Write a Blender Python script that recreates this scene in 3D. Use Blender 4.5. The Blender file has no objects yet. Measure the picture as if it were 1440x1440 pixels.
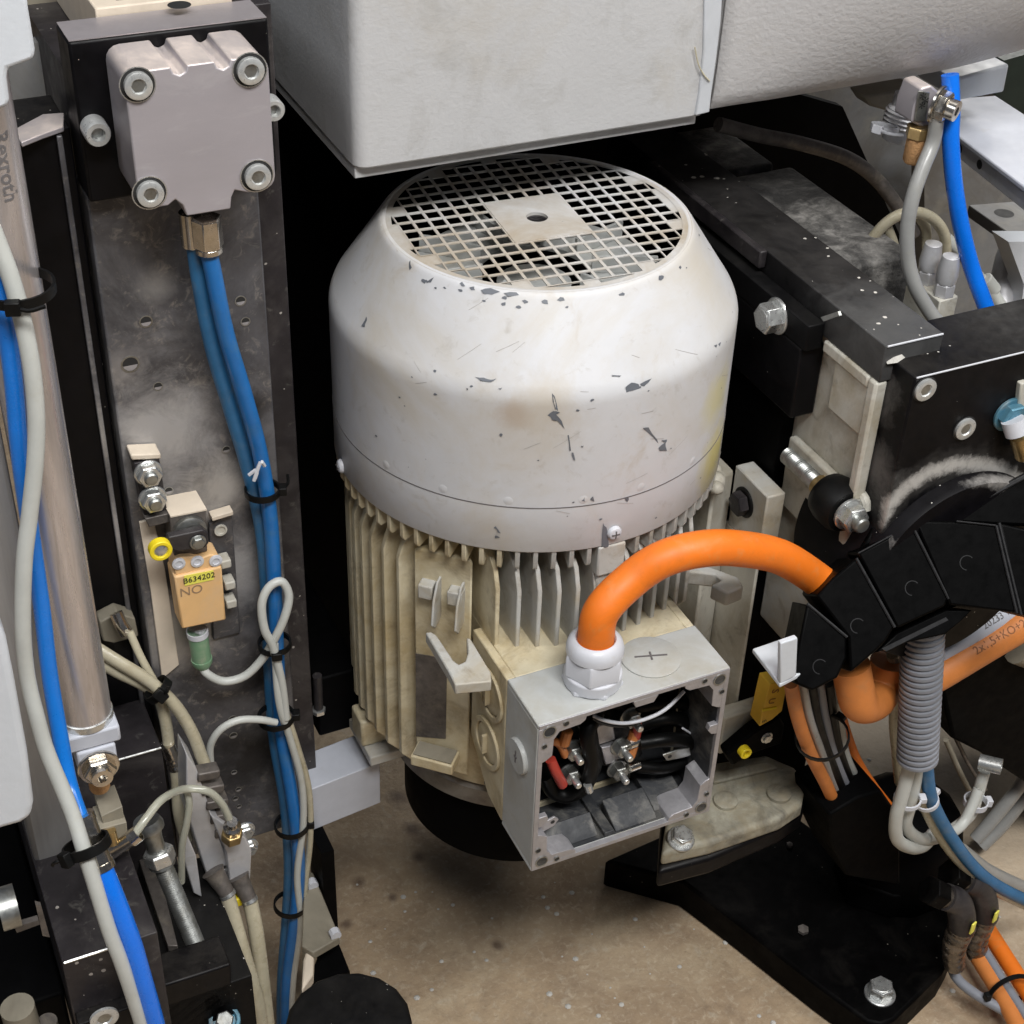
import bpy, bmesh, math, random
from mathutils import Vector, Matrix
random.seed(7)
R = math.radians
S = bpy.context.scene
COL = S.collection

# ------------------------------------------------------------------ camera
RIGHT = Vector((0.9068, -0.4203, 0.0308)); UP = Vector((0.2269, 0.5485, 0.8048)); FWD = Vector((0.3552, 0.7228, -0.5928))
CAM = Vector((-0.4062, -0.8074, 0.4369)); FPX = 2232.4
cd = bpy.data.cameras.new('camera'); cam = bpy.data.objects.new('camera', cd); COL.objects.link(cam)
cam.matrix_world = Matrix((( RIGHT.x, UP.x, -FWD.x, CAM.x), (RIGHT.y, UP.y, -FWD.y, CAM.y), (RIGHT.z, UP.z, -FWD.z, CAM.z), (0, 0, 0, 1)))
cd.sensor_width = 36; cd.lens = 36*FPX/1440; cd.clip_start = .02; cd.clip_end = 50
S.camera = cam

# ------------------------------------------------------------------ light and exposure (an indoor workshop)
w = bpy.data.worlds.new('World'); S.world = w; w.use_nodes = True
w.node_tree.nodes['Background'].inputs[0].default_value = (.80, .86, 1, 1); w.node_tree.nodes['Background'].inputs[1].default_value = .075
def area(name, loc, to, sx, sy, power, col):
    l = bpy.data.lights.new(name, 'AREA'); l.shape = 'RECTANGLE'; l.size = sx; l.size_y = sy; l.energy = power; l.color = col
    o = bpy.data.objects.new(name, l); COL.objects.link(o); o.location = loc
    o.rotation_euler = (Vector(to)-Vector(loc)).to_track_quat('-Z', 'Y').to_euler(); return o
area('area_lamp', (-.15, -1.35, 1.75), (0, -.05, -.2), 1.2, .4, 49, (1, .99, .97))
area('area_lamp', (1.15, -.75, 1.6), (.2, 0, -.4), .9, .5, 15, (1, .98, .95))
area('area_lamp', (1.5, 1.9, 1.3), (.35, .1, -.7), 1.2, .6, 20, (1, .97, .92))  # added lamp from behind, put in to brighten the floor at the right
area('area_lamp', (-1.3, -.2, 1.7), (-.2, 0, -.2), .7, .5, 7, (.93, .96, 1))  # added weak fill from the left
S.view_settings.view_transform = 'Standard'; S.view_settings.look = 'None'; S.view_settings.exposure = .17; S.view_settings.gamma = 1

# ------------------------------------------------------------------ points: a place in the photograph on a plane of the room
def ray(px, py): return RIGHT*(px-720)+UP*(720-py)+FWD*FPX
def P(px, py, y): d = ray(px, py); return CAM+d*((y-CAM.y)/d.y)
def PX(px, py, x): d = ray(px, py); return CAM+d*((x-CAM.x)/d.x)
def PZ(px, py, z): d = ray(px, py); return CAM+d*((z-CAM.z)/d.z)

# ------------------------------------------------------------------ materials
def mat(name, col, rough=.5, metal=0, var=.12, vscale=9, dirt=None, dust=None, speck=None, bump=None, stretch=None, coat=0, trans=0, spec=.5, alpha=1, chips=None, sss=0, patch=None):
    m = bpy.data.materials.new(name); m.use_nodes = True; nt = m.node_tree; N = nt.nodes; L = nt.links
    b = N['Principled BSDF']; b.inputs['Metallic'].default_value = metal; b.inputs['Specular IOR Level'].default_value = spec
    b.inputs['Coat Weight'].default_value = coat; b.inputs['Coat Roughness'].default_value = .15; b.inputs['Transmission Weight'].default_value = trans
    b.inputs['Alpha'].default_value = alpha
    tc = N.new('ShaderNodeTexCoord'); mp = N.new('ShaderNodeMapping'); L.new(tc.outputs['Object'], mp.inputs[0])
    if stretch: mp.inputs['Scale'].default_value = stretch
    def noise(sc, det=6, ro=.6, dist=0, vec=mp):
        n = N.new('ShaderNodeTexNoise'); n.inputs['Scale'].default_value = sc; n.inputs['Detail'].default_value = det; n.inputs['Roughness'].default_value = ro
        n.inputs['Distortion'].default_value = dist; L.new(vec.outputs[0], n.inputs['Vector']); return n.outputs[0]
    def rng(v, a, b_, c=0, d=1):
        r = N.new('ShaderNodeMapRange'); r.inputs[1].default_value = a; r.inputs[2].default_value = b_; r.inputs[3].default_value = c; r.inputs[4].default_value = d
        L.new(v, r.inputs[0]); return r.outputs[0]
    def math_(op, a, b_):
        q = N.new('ShaderNodeMath'); q.operation = op
        for i, v in enumerate((a, b_)):
            if isinstance(v, (int, float)): q.inputs[i].default_value = v
            else: L.new(v, q.inputs[i])
        return q.outputs[0]
    def mix(f, a, c):
        q = N.new('ShaderNodeMix'); q.data_type = 'RGBA'
        L.new(f, q.inputs[0])
        if isinstance(a, tuple): q.inputs[6].default_value = (*a, 1)
        else: L.new(a, q.inputs[6])
        if isinstance(c, tuple): q.inputs[7].default_value = (*c, 1)
        else: L.new(c, q.inputs[7])
        return q.outputs[2]
    k = vscale*8
    c = mix(rng(noise(k, 8, .65), .3, .7), tuple(x*(1-var) for x in col), tuple(min(1, x*(1+var)) for x in col))
    rv = rng(noise(k*1.7), .3, .7, max(.03, rough-.08), min(1, rough+.1))
    if dirt:
        for dc, amt, sc in (dirt if isinstance(dirt[0], tuple) and isinstance(dirt[0][0], tuple) else [dirt]):
            f = rng(noise(sc, 8, .68, .6), 1-amt-.12, 1-amt+.16, 0, .92); c = mix(f, c, dc)
    for pc, pr_, pcol, pst, *pn in (patch or []):
        d = N.new('ShaderNodeVectorMath'); d.operation = 'DISTANCE'; L.new(tc.outputs['Object'], d.inputs[0]); d.inputs[1].default_value = pc
        f = math_('ADD', rng(d.outputs['Value'], pr_, 0, 0, 1.15), math_('MULTIPLY', math_('SUBTRACT', noise(pn[0] if pn else 38, 8, .75, .5), .5), 1.3)); c = mix(math_('MULTIPLY', rng(f, .25, .95), pst), c, pcol)
    if chips:
        cc, amt, sc = chips
        f = rng(noise(sc, 5, .75, 1.2), 1-amt-.004, 1-amt+.004); c = mix(f, c, cc)
    if speck:
        sc_, rad, sscale = speck
        v = N.new('ShaderNodeTexVoronoi'); v.inputs['Scale'].default_value = sscale; L.new(mp.outputs[0], v.inputs['Vector'])
        sx = N.new('ShaderNodeSeparateColor'); L.new(v.outputs['Color'], sx.inputs[0])
        th = math_('MULTIPLY', math_('MULTIPLY', rng(noise(14, 2), .42, .72), rad*1.5), sx.outputs[0])
        f = math_('LESS_THAN', math_('ADD', v.outputs['Distance'], math_('MULTIPLY', math_('SUBTRACT', noise(sscale*3.5, 3), .5), .55*rad*2)), th); c = mix(f, c, sc_); rv = math_('MAXIMUM', rv, math_('MULTIPLY', f, .85))
    if dust:
        dc, amt, sc, thr = dust
        g = N.new('ShaderNodeNewGeometry'); s = N.new('ShaderNodeSeparateXYZ'); L.new(g.outputs['Normal'], s.inputs[0])
        f = math_('MULTIPLY', rng(s.outputs[2], thr, min(1, thr+.45)), rng(noise(sc, 9, .72, .3), .33, .68)); f = math_('MULTIPLY', f, amt)
        c = mix(f, c, dc); rv = math_('MAXIMUM', rv, math_('MULTIPLY', f, .8))
    L.new(c, b.inputs['Base Color']); L.new(rv, b.inputs['Roughness'])
    if metal:
        pass
    if bump:
        st, sc = bump
        bp = N.new('ShaderNodeBump'); bp.inputs['Strength'].default_value = st; bp.inputs['Distance'].default_value = .0012
        L.new(noise(sc, 4, .55), bp.inputs['Height']); L.new(bp.outputs[0], b.inputs['Normal'])
    if sss: b.inputs['Subsurface Weight'].default_value = sss; b.inputs['Subsurface Radius'].default_value = (.004, .004, .003); b.inputs['Subsurface Scale'].default_value = 1
    return m
DUST = (.50, .44, .35)
M = {}
M['cowl'] = mat('grey_white_paint', (.60, .60, .615), .46, var=.05, vscale=2, dirt=[((.53, .48, .40), .42, 8), ((.45, .38, .29), .30, 26), ((.40, .37, .33), .30, 90)], chips=((.16, .17, .19), .268, 48), bump=(.10, 120),
  patch=[((.088, -.097, .285), .040, (.60, .53, .22), 1), ((.080, -.103, .335), .035, (.60, .55, .30), .8), ((.085, -.098, .245), .035, (.58, .53, .32), .8), ((-.0654, -.1135, .363), .016, (.42, .32, .25), .85), ((-.050, -.121, .368), .03, (.52, .46, .38), .5), ((-.06, -.11, .345), .06, (.52, .46, .38), .45), ((-.07, -.1, .275), .03, (.5, .43, .33), .5), ((.075, -.075, .40), .05, (.55, .50, .42), .6)])
M['grille'] = mat('worn_grille_paint', (.56, .56, .56), .4, var=.08, dirt=[((.36, .29, .2), .5, 14)], chips=((.15, .15, .15), .3, 60))
M['cream'] = mat('dusty_cast_cream', (.62, .555, .40), .5, var=.1, vscale=6, dirt=[((.42, .32, .16), .46, 16), ((.22, .16, .09), .36, 40)], bump=(.25, 300))
M['castgrey'] = mat('grey_cast_paint', (.47, .465, .44), .5, var=.08, vscale=5, dirt=[((.40, .32, .19), .44, 15), ((.2, .15, .09), .33, 50)], bump=(.2, 260))
M['footcast'] = mat('grimy_foot_casting', (.42, .40, .32), .6, var=.15, vscale=5, dirt=[((.12, .105, .08), .50, 20), ((.30, .25, .16), .45, 45), ((.04, .035, .03), .36, 30)], bump=(.5, 150))
M['castwhite'] = mat('dirty_white_casting', (.52, .505, .45), .55, var=.1, vscale=4, dirt=[((.32, .27, .18), .45, 18), ((.16, .13, .10), .33, 60)], bump=(.25, 200))
M['boxpaint'] = mat('terminal_box_paint', (.46, .47, .46), .42, var=.06, vscale=4, dirt=[((.36, .33, .26), .4, 18)], chips=((.2, .2, .2), .27, 80), bump=(.12, 350))
M['rawalu'] = mat('raw_cast_aluminium', (.42, .41, .43), .42, metal=.55, var=.14, vscale=12, bump=(.25, 330))
M['boxin'] = mat('shaded_box_inside', (.030, .032, .036), .55, metal=.2, var=.25, vscale=10, dirt=[((.2, .19, .17), .4, 40)], bump=(.3, 200))  # darkened to paint the low light inside the terminal box
M['scraped'] = mat('scraped_dark_metal', (.13, .115, .105), .5, metal=.4, var=.35, vscale=16, dirt=[((.3, .26, .2), .36, 50)])
M['flange'] = mat('stained_flange_metal', (.27, .25, .22), .5, metal=.3, var=.2, vscale=8, dirt=[((.08, .05, .045), .4, 22)])
M['cover'] = mat('textured_machine_paint', (.52, .52, .525), .42, var=.04, vscale=1.5, dirt=[((.42, .38, .31), .36, 6), ((.36, .35, .33), .36, 20)], speck=((.65, .64, .58), .08, 45), bump=(.22, 380))
M['coverbump'] = mat('moulded_texture_paint', (.50, .49, .49), .40, var=.03, vscale=1.5, dirt=[((.44, .40, .34), .3, 5)], bump=(.5, 300))
M['seam'] = mat('seam_sealant', (.55, .57, .60), .35, var=.05, chips=((.4, .33, .2), .26, 60))
M['machined'] = mat('machined_steel_edge', (.36, .33, .34), .4, metal=.4, var=.06)
M['alu'] = mat('anodised_aluminium', (.44, .41, .435), .38, metal=.35, var=.05, vscale=2, stretch=(1, 1, 3), dust=((.86, .74, .66), 1.25, 8, .35), dirt=[((.55, .53, .54), .33, 25)], bump=(.06, 500))
M['steelplate'] = mat('stained_machine_steel', (.10, .098, .106), .42, metal=.35, var=.4, vscale=4, dirt=[((.28, .275, .285), .42, 11), ((.045, .04, .04), .43, 15), ((.42, .38, .33), .33, 120), ((.03, .025, .025), .30, 60)], bump=(.15, 220),
  patch=[((-.028, -.02, .350), .060, (.44, .43, .43), 1), ((.005, -.02, .30), .038, (.44, .42, .40), 1), ((.01, -.02, .235), .05, (.40, .39, .39), .95), ((-.03, -.02, .195), .05, (.42, .39, .36), .9), ((.03, -.02, .355), .020, (.012, .011, .011), .9), ((-.02, -.02, .45), .018, (.30, .29, .28), .7), ((.025, -.02, .14), .03, (.015, .013, .013), .8), ((-.045, -.02, .40), .02, (.33, .31, .30), .6), ((.01, -.02, .06), .06, (.014, .013, .013), .9)])
M['black'] = mat('black_oxide_metal', (.0035, .0032, .004), .42, metal=.0, var=.4, dust=((.30, .27, .23), .07, 60, .5), speck=((.34, .31, .27), .10, 170), spec=.18)
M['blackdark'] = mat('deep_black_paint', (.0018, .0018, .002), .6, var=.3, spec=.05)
M['beam'] = mat('black_beam_sheen', (.010, .0095, .010), .42, var=.5, vscale=5, dust=((.28, .26, .24), .10, 30, .5), speck=((.6, .57, .52), .22, 130), spec=.25, patch=[((.0, -.18, .03), .09, (.10, .10, .10), .7)])  # grey patch paints a sheen near the beam's front end
M['blackspeck'] = mat('black_speckled_metal', (.004, .004, .0045), .5, var=.4, speck=((.40, .38, .34), .13, 170), dust=((.3, .28, .25), .04, 25, .4), spec=.12)
M['blacksteel'] = mat('dark_brushed_steel', (.024, .021, .023), .42, metal=.1, var=.35, vscale=6, speck=((.36, .33, .3), .18, 140), dirt=[((.075, .068, .066), .42, 22), ((.2, .19, .17), .29, 90)], spec=.3)
M['powder'] = mat('black_metal_with_powder', (.006, .0055, .0055), .55, var=.4, dust=((.45, .42, .38), .8, 24, .1), speck=((.6, .56, .5), .25, 150), dirt=[((.12, .11, .10), .38, 45)], spec=.12)
M['dustpile'] = mat('pale_powder_pile', (.52, .50, .46), .9, var=.15, vscale=20, bump=(.9, 500))
ARC = smooth_arc = []
_a = [P(a_, b_, -.168) for a_, b_ in ((1232, 745), (1250, 712), (1276, 684), (1306, 664), (1342, 653), (1378, 653), (1410, 662), (1434, 680))]
for q0, q1 in zip(_a, _a[1:]): ARC += [q0, q0.lerp(q1, .34), q0.lerp(q1, .67)]
PB = Vector((.27, -.12, -.17)); PH = P(1340, 790, -.14)
M['powderblock'] = mat('black_block_with_powder_arc', (.0045, .0042, .005), .45, var=.4, dust=((.30, .27, .23), .06, 60, .5), speck=((.5, .48, .44), .14, 150), spec=.16,
  patch=[(p_-PB, .022, (.07, .066, .062), .6, 70) for p_ in ARC[::3]]+[(p_-PB, .0105, (.50, .48, .45), .85, 170) for p_ in ARC]+[(Vector((.178, -.135, -.09))-PB, .034, (.13, .125, .12), .8, 90), (Vector((.178, -.15, -.14))-PB, .030, (.12, .115, .11), .8, 90), (Vector((.195, -.13, -.064))-PB, .022, (.45, .43, .4), .85, 120)])
M['powderhousing'] = mat('black_housing_with_powder', (.0045, .004, .005), .45, var=.4, speck=((.5, .48, .44), .14, 150), spec=.14,
  patch=[(p_+Vector((0, -.010, -.004))-PH, .0110, (.40, .38, .36), .55, 170) for p_ in ARC])
M['plastic'] = mat('black_chain_plastic', (.0012, .0012, .0013), .42, var=.3, bump=(.05, 200), spec=.06)
M['ridge'] = mat('lighter_chain_edge', (.014, .014, .015), .45, var=.5, vscale=20, spec=.3)  # edge strips lighter than the chain plastic
M['rubber'] = mat('black_rubber', (.004, .004, .004), .45, var=.2, spec=.22)
M['wire'] = mat('black_wire_sleeve', (.003, .003, .003), .42, var=.2, spec=.15)
M['smear'] = mat('smeared_powder', (.46, .44, .41), .85, var=.2, vscale=20, dirt=[((.10, .095, .09), .55, 60), ((.010, .0095, .0095), .56, 16), ((.010, .0095, .0095), .42, 50)], bump=(.8, 400))
M['basebl'] = mat('dirty_black_base', (.0014, .0013, .0014), .5, var=.6, vscale=8, speck=((.14, .13, .11), .10, 130), dirt=[((.010, .009, .008), .38, 30)], spec=.05)
M['zinc'] = mat('zinc_plated_steel', (.66, .67, .66), .3, metal=.85, var=.12, vscale=25, dirt=[((.40, .37, .30), .28, 80)])
M['screw'] = mat('bright_screw_head', (.62, .63, .62), .32, metal=.55, var=.15, vscale=25, dirt=[((.36, .34, .28), .3, 90)])
M['zincdull'] = mat('dull_threaded_steel', (.36, .37, .36), .38, metal=.9, var=.2, vscale=20, dirt=[((.2, .18, .14), .4, 60)])
M['sleeve'] = mat('dark_metal_sleeve', (.20, .17, .14), .3, metal=.8, var=.3, vscale=20, dirt=[((.03, .03, .03), .4, 60)])
M['chrome'] = mat('nickel_plated_brass', (.66, .62, .56), .2, metal=1, var=.1, vscale=20, dirt=[((.3, .25, .17), .36, 70)])
M['brass'] = mat('dull_brass', (.50, .36, .17), .35, metal=.9, var=.15, vscale=20, dirt=[((.25, .18, .1), .36, 80)])
M['bronze'] = mat('sintered_bronze', (.55, .31, .14), .65, metal=.3, var=.2, vscale=40, bump=(.6, 900))
M['rod'] = mat('polished_cylinder_tube', (.60, .565, .57), .28, metal=.72, var=.26, vscale=3, stretch=(3, 3, .25), dirt=[((.40, .36, .33), .38, 30)])
M['whitepaint'] = mat('smooth_white_panel', (.62, .65, .69), .4, var=.03, bump=(.12, 300))
M['whiteblock'] = mat('light_grey_block', (.50, .52, .58), .45, var=.05, dirt=[((.36, .33, .3), .28, 40)])
M['silver'] = mat('silver_valve_body', (.60, .60, .62), .4, metal=.4, var=.08, dirt=[((.36, .32, .25), .36, 30)])
M['greypanel'] = mat('grey_machine_panel', (.20, .20, .20), .5, var=.12, vscale=3, dirt=[((.12, .10, .075), .42, 9), ((.32, .30, .25), .36, 20)])
M['tanpanel'] = mat('dust_tan_panel', (.24, .215, .165), .6, var=.15, vscale=4, dirt=[((.10, .085, .06), .42, 10)])
M['beigetop'] = mat('beige_dusted_rail', (.66, .57, .46), .6, var=.06, dirt=[((.5, .42, .33), .35, 14)], bump=(.15, 200))
M['blue'] = mat('blue_hose', (.006, .17, .62), .3, var=.08, coat=.2)
M['darkblue'] = mat('dusty_blue_hose', (.025, .13, .28), .42, var=.15, vscale=8, dirt=[((.12, .17, .22), .36, 50)])
M['midblue'] = mat('dusty_mid_blue_hose', (.010, .14, .42), .38, var=.12, dirt=[((.06, .17, .30), .36, 40)], coat=.1)
M['brightblue'] = mat('bright_blue_hose', (.004, .17, .80), .28, var=.04, coat=.3)
M['whitehose'] = mat('white_hose', (.50, .51, .48), .4, var=.06, dirt=[((.42, .40, .32), .3, 30)])
M['greyhose'] = mat('grey_hose', (.30, .30, .29), .35, var=.08, coat=.2, dirt=[((.36, .34, .28), .36, 30)])
M['beigehose'] = mat('yellowed_clear_tube', (.46, .42, .31), .3, var=.12, vscale=10, coat=.3, dirt=[((.34, .29, .19), .4, 40)], sss=.2)
M['clear'] = mat('clear_tube', (.62, .62, .52), .15, var=.05, trans=.45, coat=.2)
M['orange'] = mat('orange_cable', (.82, .185, .012), .5, var=.05, vscale=4, dirt=[((.55, .15, .02), .36, 30), ((.62, .26, .08), .33, 60)], chips=((.25, .08, .02), .285, 50), bump=(.12, 120))
M['orangedull'] = mat('dusty_orange_cable', (.62, .21, .05), .5, var=.08, dirt=[((.45, .2, .08), .35, 30)])
M['corr'] = mat('grey_conduit', (.22, .23, .26), .45, var=.05)
M['gland'] = mat('light_grey_nylon', (.58, .59, .63), .4, var=.03, dirt=[((.48, .46, .42), .3, 50)])
M['sensor'] = mat('orange_sensor_housing', (.76, .47, .21), .55, var=.05, dirt=[((.66, .47, .29), .45, 30)])
M['yellow'] = mat('yellow_plastic', (.85, .66, .02), .4, var=.04)
M['yellowlabel'] = mat('yellow_label', (.82, .76, .12), .5, var=.03)
M['yelloworange'] = mat('amber_label', (.80, .50, .05), .5, var=.06)
M['green'] = mat('green_connector', (.17, .30, .18), .45, var=.08, dirt=[((.36, .36, .28), .36, 60)])
M['ink'] = mat('printed_ink', (.02, .02, .02), .6, var=0)
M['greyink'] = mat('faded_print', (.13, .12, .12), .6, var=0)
M['brownink'] = mat('cable_print', (.25, .09, .02), .6, var=0)
M['faint'] = mat('faint_pencil', (.30, .20, .12), .6, var=0)
M['red'] = mat('red_sleeve', (.42, .045, .03), .4, var=.08)
M['copper'] = mat('orange_brown_insulator', (.48, .17, .05), .4, var=.1)
M['chip'] = mat('bare_chip', (.13, .14, .16), .5, var=.15)
M['stain'] = mat('scratch_tone', (.40, .38, .36), .5, var=.1, vscale=20)
M['greencab'] = mat('dark_green_cabinet', (.014, .024, .02), .4, var=.2, speck=((.7, .7, .65), .3, 60))
M['bluecap'] = mat('blue_anodised_cap', (.10, .25, .34), .35, metal=.4, var=.2, dirt=[((.35, .36, .34), .4, 70)])
M['silverprofile'] = mat('light_grey_profile', (.36, .35, .34), .4, metal=.3, var=.12, vscale=3, stretch=(4, 4, .3), dirt=[((.24, .23, .22), .4, 12)])
M['floor'] = mat('dirty_concrete_lit_patches', (.43, .32, .205), .7, var=.16, vscale=1.2, dirt=[((.27, .19, .12), .50, 6), ((.52, .42, .29), .42, 12), ((.24, .17, .11), .40, 26), ((.36, .27, .18), .42, 110), ((.56, .47, .35), .36, 170), ((.16, .11, .07), .30, 200), ((.07, .05, .04), .285, 13), ((.5, .45, .36), .31, 60)], bump=(.9, 160),
  patch=[(PZ(a_, b_, -.7)-Vector((.25, .5, -.7)), r_, (.085, .05, .035), .75) for a_, b_, r_ in ((560, 1120, .018), (580, 1165, .014), (588, 1205, .012), (505, 1240, .012), (487, 1300, .010), (552, 1262, .008), (700, 1330, .010))]+[(PZ(1230, 1000, -.7)-Vector((.25, .5, -.7)), .25, (.60, .53, .43), .7), (PZ(1400, 1180, -.7)-Vector((.25, .5, -.7)), .25, (.60, .50, .38), .6)])  # small dark stains; the two broad pale patches paint brighter-lit floor

# ------------------------------------------------------------------ geometry helpers
class MB:
    def __init__(s): s.v = []; s.f = []
    def add(s, vs, fs, mtx=None):
        n = len(s.v); s.v += [(mtx @ Vector(v)) if mtx else Vector(v) for v in vs]; s.f += [tuple(i+n for i in f) for f in fs]; return s
    def box(s, x0, x1, y0, y1, z0, z1, mtx=None):
        vs = [(x, y, z) for x in (x0, x1) for y in (y0, y1) for z in (z0, z1)]
        return s.add(vs, [(0, 1, 3, 2), (4, 6, 7, 5), (0, 4, 5, 1), (2, 3, 7, 6), (0, 2, 6, 4), (1, 5, 7, 3)], mtx)
    def lathe(s, prof, mtx=None, n=32, closed=False, a0=0, a1=2*math.pi, cap=True):
        full = abs(a1-a0-2*math.pi) < 1e-6; m = n if full else n+1
        vs = [(r*math.cos(a0+(a1-a0)*k/n), r*math.sin(a0+(a1-a0)*k/n), z) for r, z in prof for k in range(m)]
        fs = []; q = len(prof)
        for i in range(q if closed else q-1):
            j = (i+1) % q
            for k in range(n):
                k2 = (k+1) % m; fs.append((i*m+k, i*m+k2, j*m+k2, j*m+k))
        if not closed:
            z0 = abs(prof[0][1]-prof[1][1]) < 1e-7; z1 = abs(prof[-1][1]-prof[-2][1]) < 1e-7
            if cap and prof[0][0] > 1e-6 and full and not z0: fs.append(tuple(range(m))[::-1])
            if cap and prof[-1][0] > 1e-6 and full and not z1: fs.append(tuple((q-1)*m+k for k in range(m)))
        return s.add(vs, fs, mtx)
    def prism(s, pts, d):                                  # polygon of 3D points pushed along vector d
        n = len(pts); d = Vector(d); vs = [Vector(p) for p in pts]+[Vector(p)+d for p in pts]
        fs = [tuple(range(n)), tuple(range(2*n-1, n-1, -1))]+[(i, i+n, (i+1) % n+n, (i+1) % n) for i in range(n)]
        return s.add(vs, fs)
    def tube(s, pts, r, n=12, sub=8, rf=None, cap=True):
        path = smooth(pts, sub); m = len(path); ts = []
        for i in range(m): ts.append((path[min(i+1, m-1)]-path[max(i-1, 0)]).normalized())
        up = Vector((0, 0, 1)) if abs(ts[0].z) < .9 else Vector((1, 0, 0)); nrm = (up-ts[0]*up.dot(ts[0])).normalized()
        vs = []; 
        for i in range(m):
            nrm = (nrm-ts[i]*nrm.dot(ts[i])).normalized(); bn = ts[i].cross(nrm); rr = rf(i/(m-1)) if rf else r
            for k in range(n):
                a = 2*math.pi*k/n; vs.append(path[i]+nrm*(rr*math.cos(a))+bn*(rr*math.sin(a)))
        fs = [(i*n+k, i*n+(k+1) % n, (i+1)*n+(k+1) % n, (i+1)*n+k) for i in range(m-1) for k in range(n)]
        if cap: fs += [tuple(range(n))[::-1], tuple((m-1)*n+k for k in range(n))]
        return s.add(vs, fs)
    def mesh(s, name, off=Vector(), ang=35):
        me = bpy.data.meshes.new(name); me.from_pydata([v-off for v in s.v], [], s.f)
        bm = bmesh.new(); bm.from_mesh(me); bmesh.ops.recalc_face_normals(bm, faces=bm.faces); bm.to_mesh(me); bm.free()
        me.polygons.foreach_set('use_smooth', [True]*len(me.polygons)); me.set_sharp_from_angle(angle=R(ang)); return me
    def build(s, name, m, parent=None, bevel=0, seg=2, kind=None, ang=35):
        off = Vector(root_of(parent)['_loc']) if parent else Vector()
        if not parent and s.v:
            c = sum(s.v, Vector())/len(s.v); c.z = min(v.z for v in s.v); off = c
        me = s.mesh(name, off, ang); me.materials.append(m if not isinstance(m, str) else M[m])
        o = bpy.data.objects.new(name, me); COL.objects.link(o)
        if parent: o.parent = parent
        else: o.location = off
        if bevel:
            b = o.modifiers.new('edge', 'BEVEL'); b.width = bevel; b.segments = seg; b.limit_method = 'ANGLE'; b.angle_limit = R(40)
        if kind: o['kind'] = kind
        return o
def smooth(pts, sub):
    p = [Vector(q) for q in pts]
    if len(p) < 3 or sub <= 1: return p
    p = [p[0]*2-p[1]]+p+[p[-1]*2-p[-2]]; out = []
    for i in range(1, len(p)-2):
        a, b, c, d = p[i-1:i+3]
        for k in range(sub):
            t = k/sub; out.append(.5*((2*b)+(c-a)*t+(2*a-5*b+4*c-d)*t*t+(3*b-a-3*c+d)*t**3))
    out.append(p[-2]); return out
def root_of(o):
    while o.parent: o = o.parent
    return o
def tag(o, label, cat, group=None, kind=None):
    o['label'] = label
    if cat: o['category'] = cat
    if group: o['group'] = group
    if kind: o['kind'] = kind
    return o
def thing(name, label, cat, loc, group=None):
    o = bpy.data.objects.new(name, None); o.empty_display_size = .01; COL.objects.link(o); o.location = loc; o['_loc'] = tuple(loc)
    return tag(o, label, cat, group)
def FR(loc, z, x=None):                                     # frame whose local z looks along z
    z = Vector(z).normalized(); x = Vector(x) if x else (Vector((1, 0, 0)) if abs(z.x) < .9 else Vector((0, 1, 0)))
    x = (x-z*x.dot(z)).normalized(); y = z.cross(x); l = Vector(loc)
    return Matrix(((x.x, y.x, z.x, l.x), (x.y, y.y, z.y, l.y), (x.z, y.z, z.z, l.z), (0, 0, 0, 1)))
XM, XP, YM, YP, ZP = Vector((-1, 0, 0)), Vector((1, 0, 0)), Vector((0, -1, 0)), Vector((0, 1, 0)), Vector((0, 0, 1))
def hexprof(mb, r, h0, h1, mtx, ch=.12):
    for a, b, c, d in ((h0, h1-ch*r, r, r), (h1-ch*r, h1, r, r*.9)):
        mb.lathe([(c, a), (d, b)], mtx, 6)
def socket_screw(parent, loc, ax, r, name='cap_screw', h=None, m='screw', label=None):
    h = h or r*1.6; mb = MB(); f = FR(loc, ax)
    mb.lathe([(r, 0), (r, h*.88), (r*.9, h), (r*.56, h), (r*.5, h*.6), (0, h*.55)], f, 24)
    o = mb.build(name, m, parent)
    i = MB(); i.lathe([(r*.5, h*.63), (0, h*.63)], f, 6); i.build('hex_socket', 'zincdull', o)
    if label: o['label'] = label
    return o
def hex_bolt(parent, loc, ax, r, name='hex_bolt', h=None, m='zinc', washer=1.25, mw=None, x=None):
    h = h or r*.9; f = FR(loc, ax, x); mb = MB(); hexprof(mb, r, r*.2, r*.2+h, f); mb.lathe([(r*.72, r*.2+h), (r*.7, r*.2+h+r*.04), (0, r*.2+h+r*.04)], f, 20)
    o = mb.build(name, m, parent, bevel=r*.04)
    if washer:
        wm = MB(); wm.lathe([(r*washer, 0), (r*washer, r*.14), (r*washer*.94, r*.2), (0, r*.2)], f, 28); wm.build('washer', mw or m, o)
    return o
def hose(name, pts, r, m, label, cat='hose', group=None, n=14, sub=8):
    mb = MB(); mb.tube([P(*q) if not isinstance(q, Vector) else q for q in pts], r, n, sub)
    return tag(mb.build(name, m, ang=60), label, cat, group)
def slab(pts, y, d): return MB().prism([P(a, b, y) for a, b in pts], (0, d, 0))
def PN(px, py, o, n): d = ray(px, py); return CAM+d*((Vector(o)-CAM).dot(n)/d.dot(n))
NCH = Vector((.30, .74, -.60)).normalized(); OCH = P(1260, 850, -.200)
def slabn(pts, h, d): o = OCH+NCH*h; return MB().prism([PN(a, b, o, NCH) for a, b in pts], NCH*d)
def slabx(pts, x, d): return MB().prism([PX(a, b, x) for a, b in pts], (d, 0, 0))
def slabz(pts, z, d): return MB().prism([PZ(a, b, z) for a, b in pts], (0, 0, -d))
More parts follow.
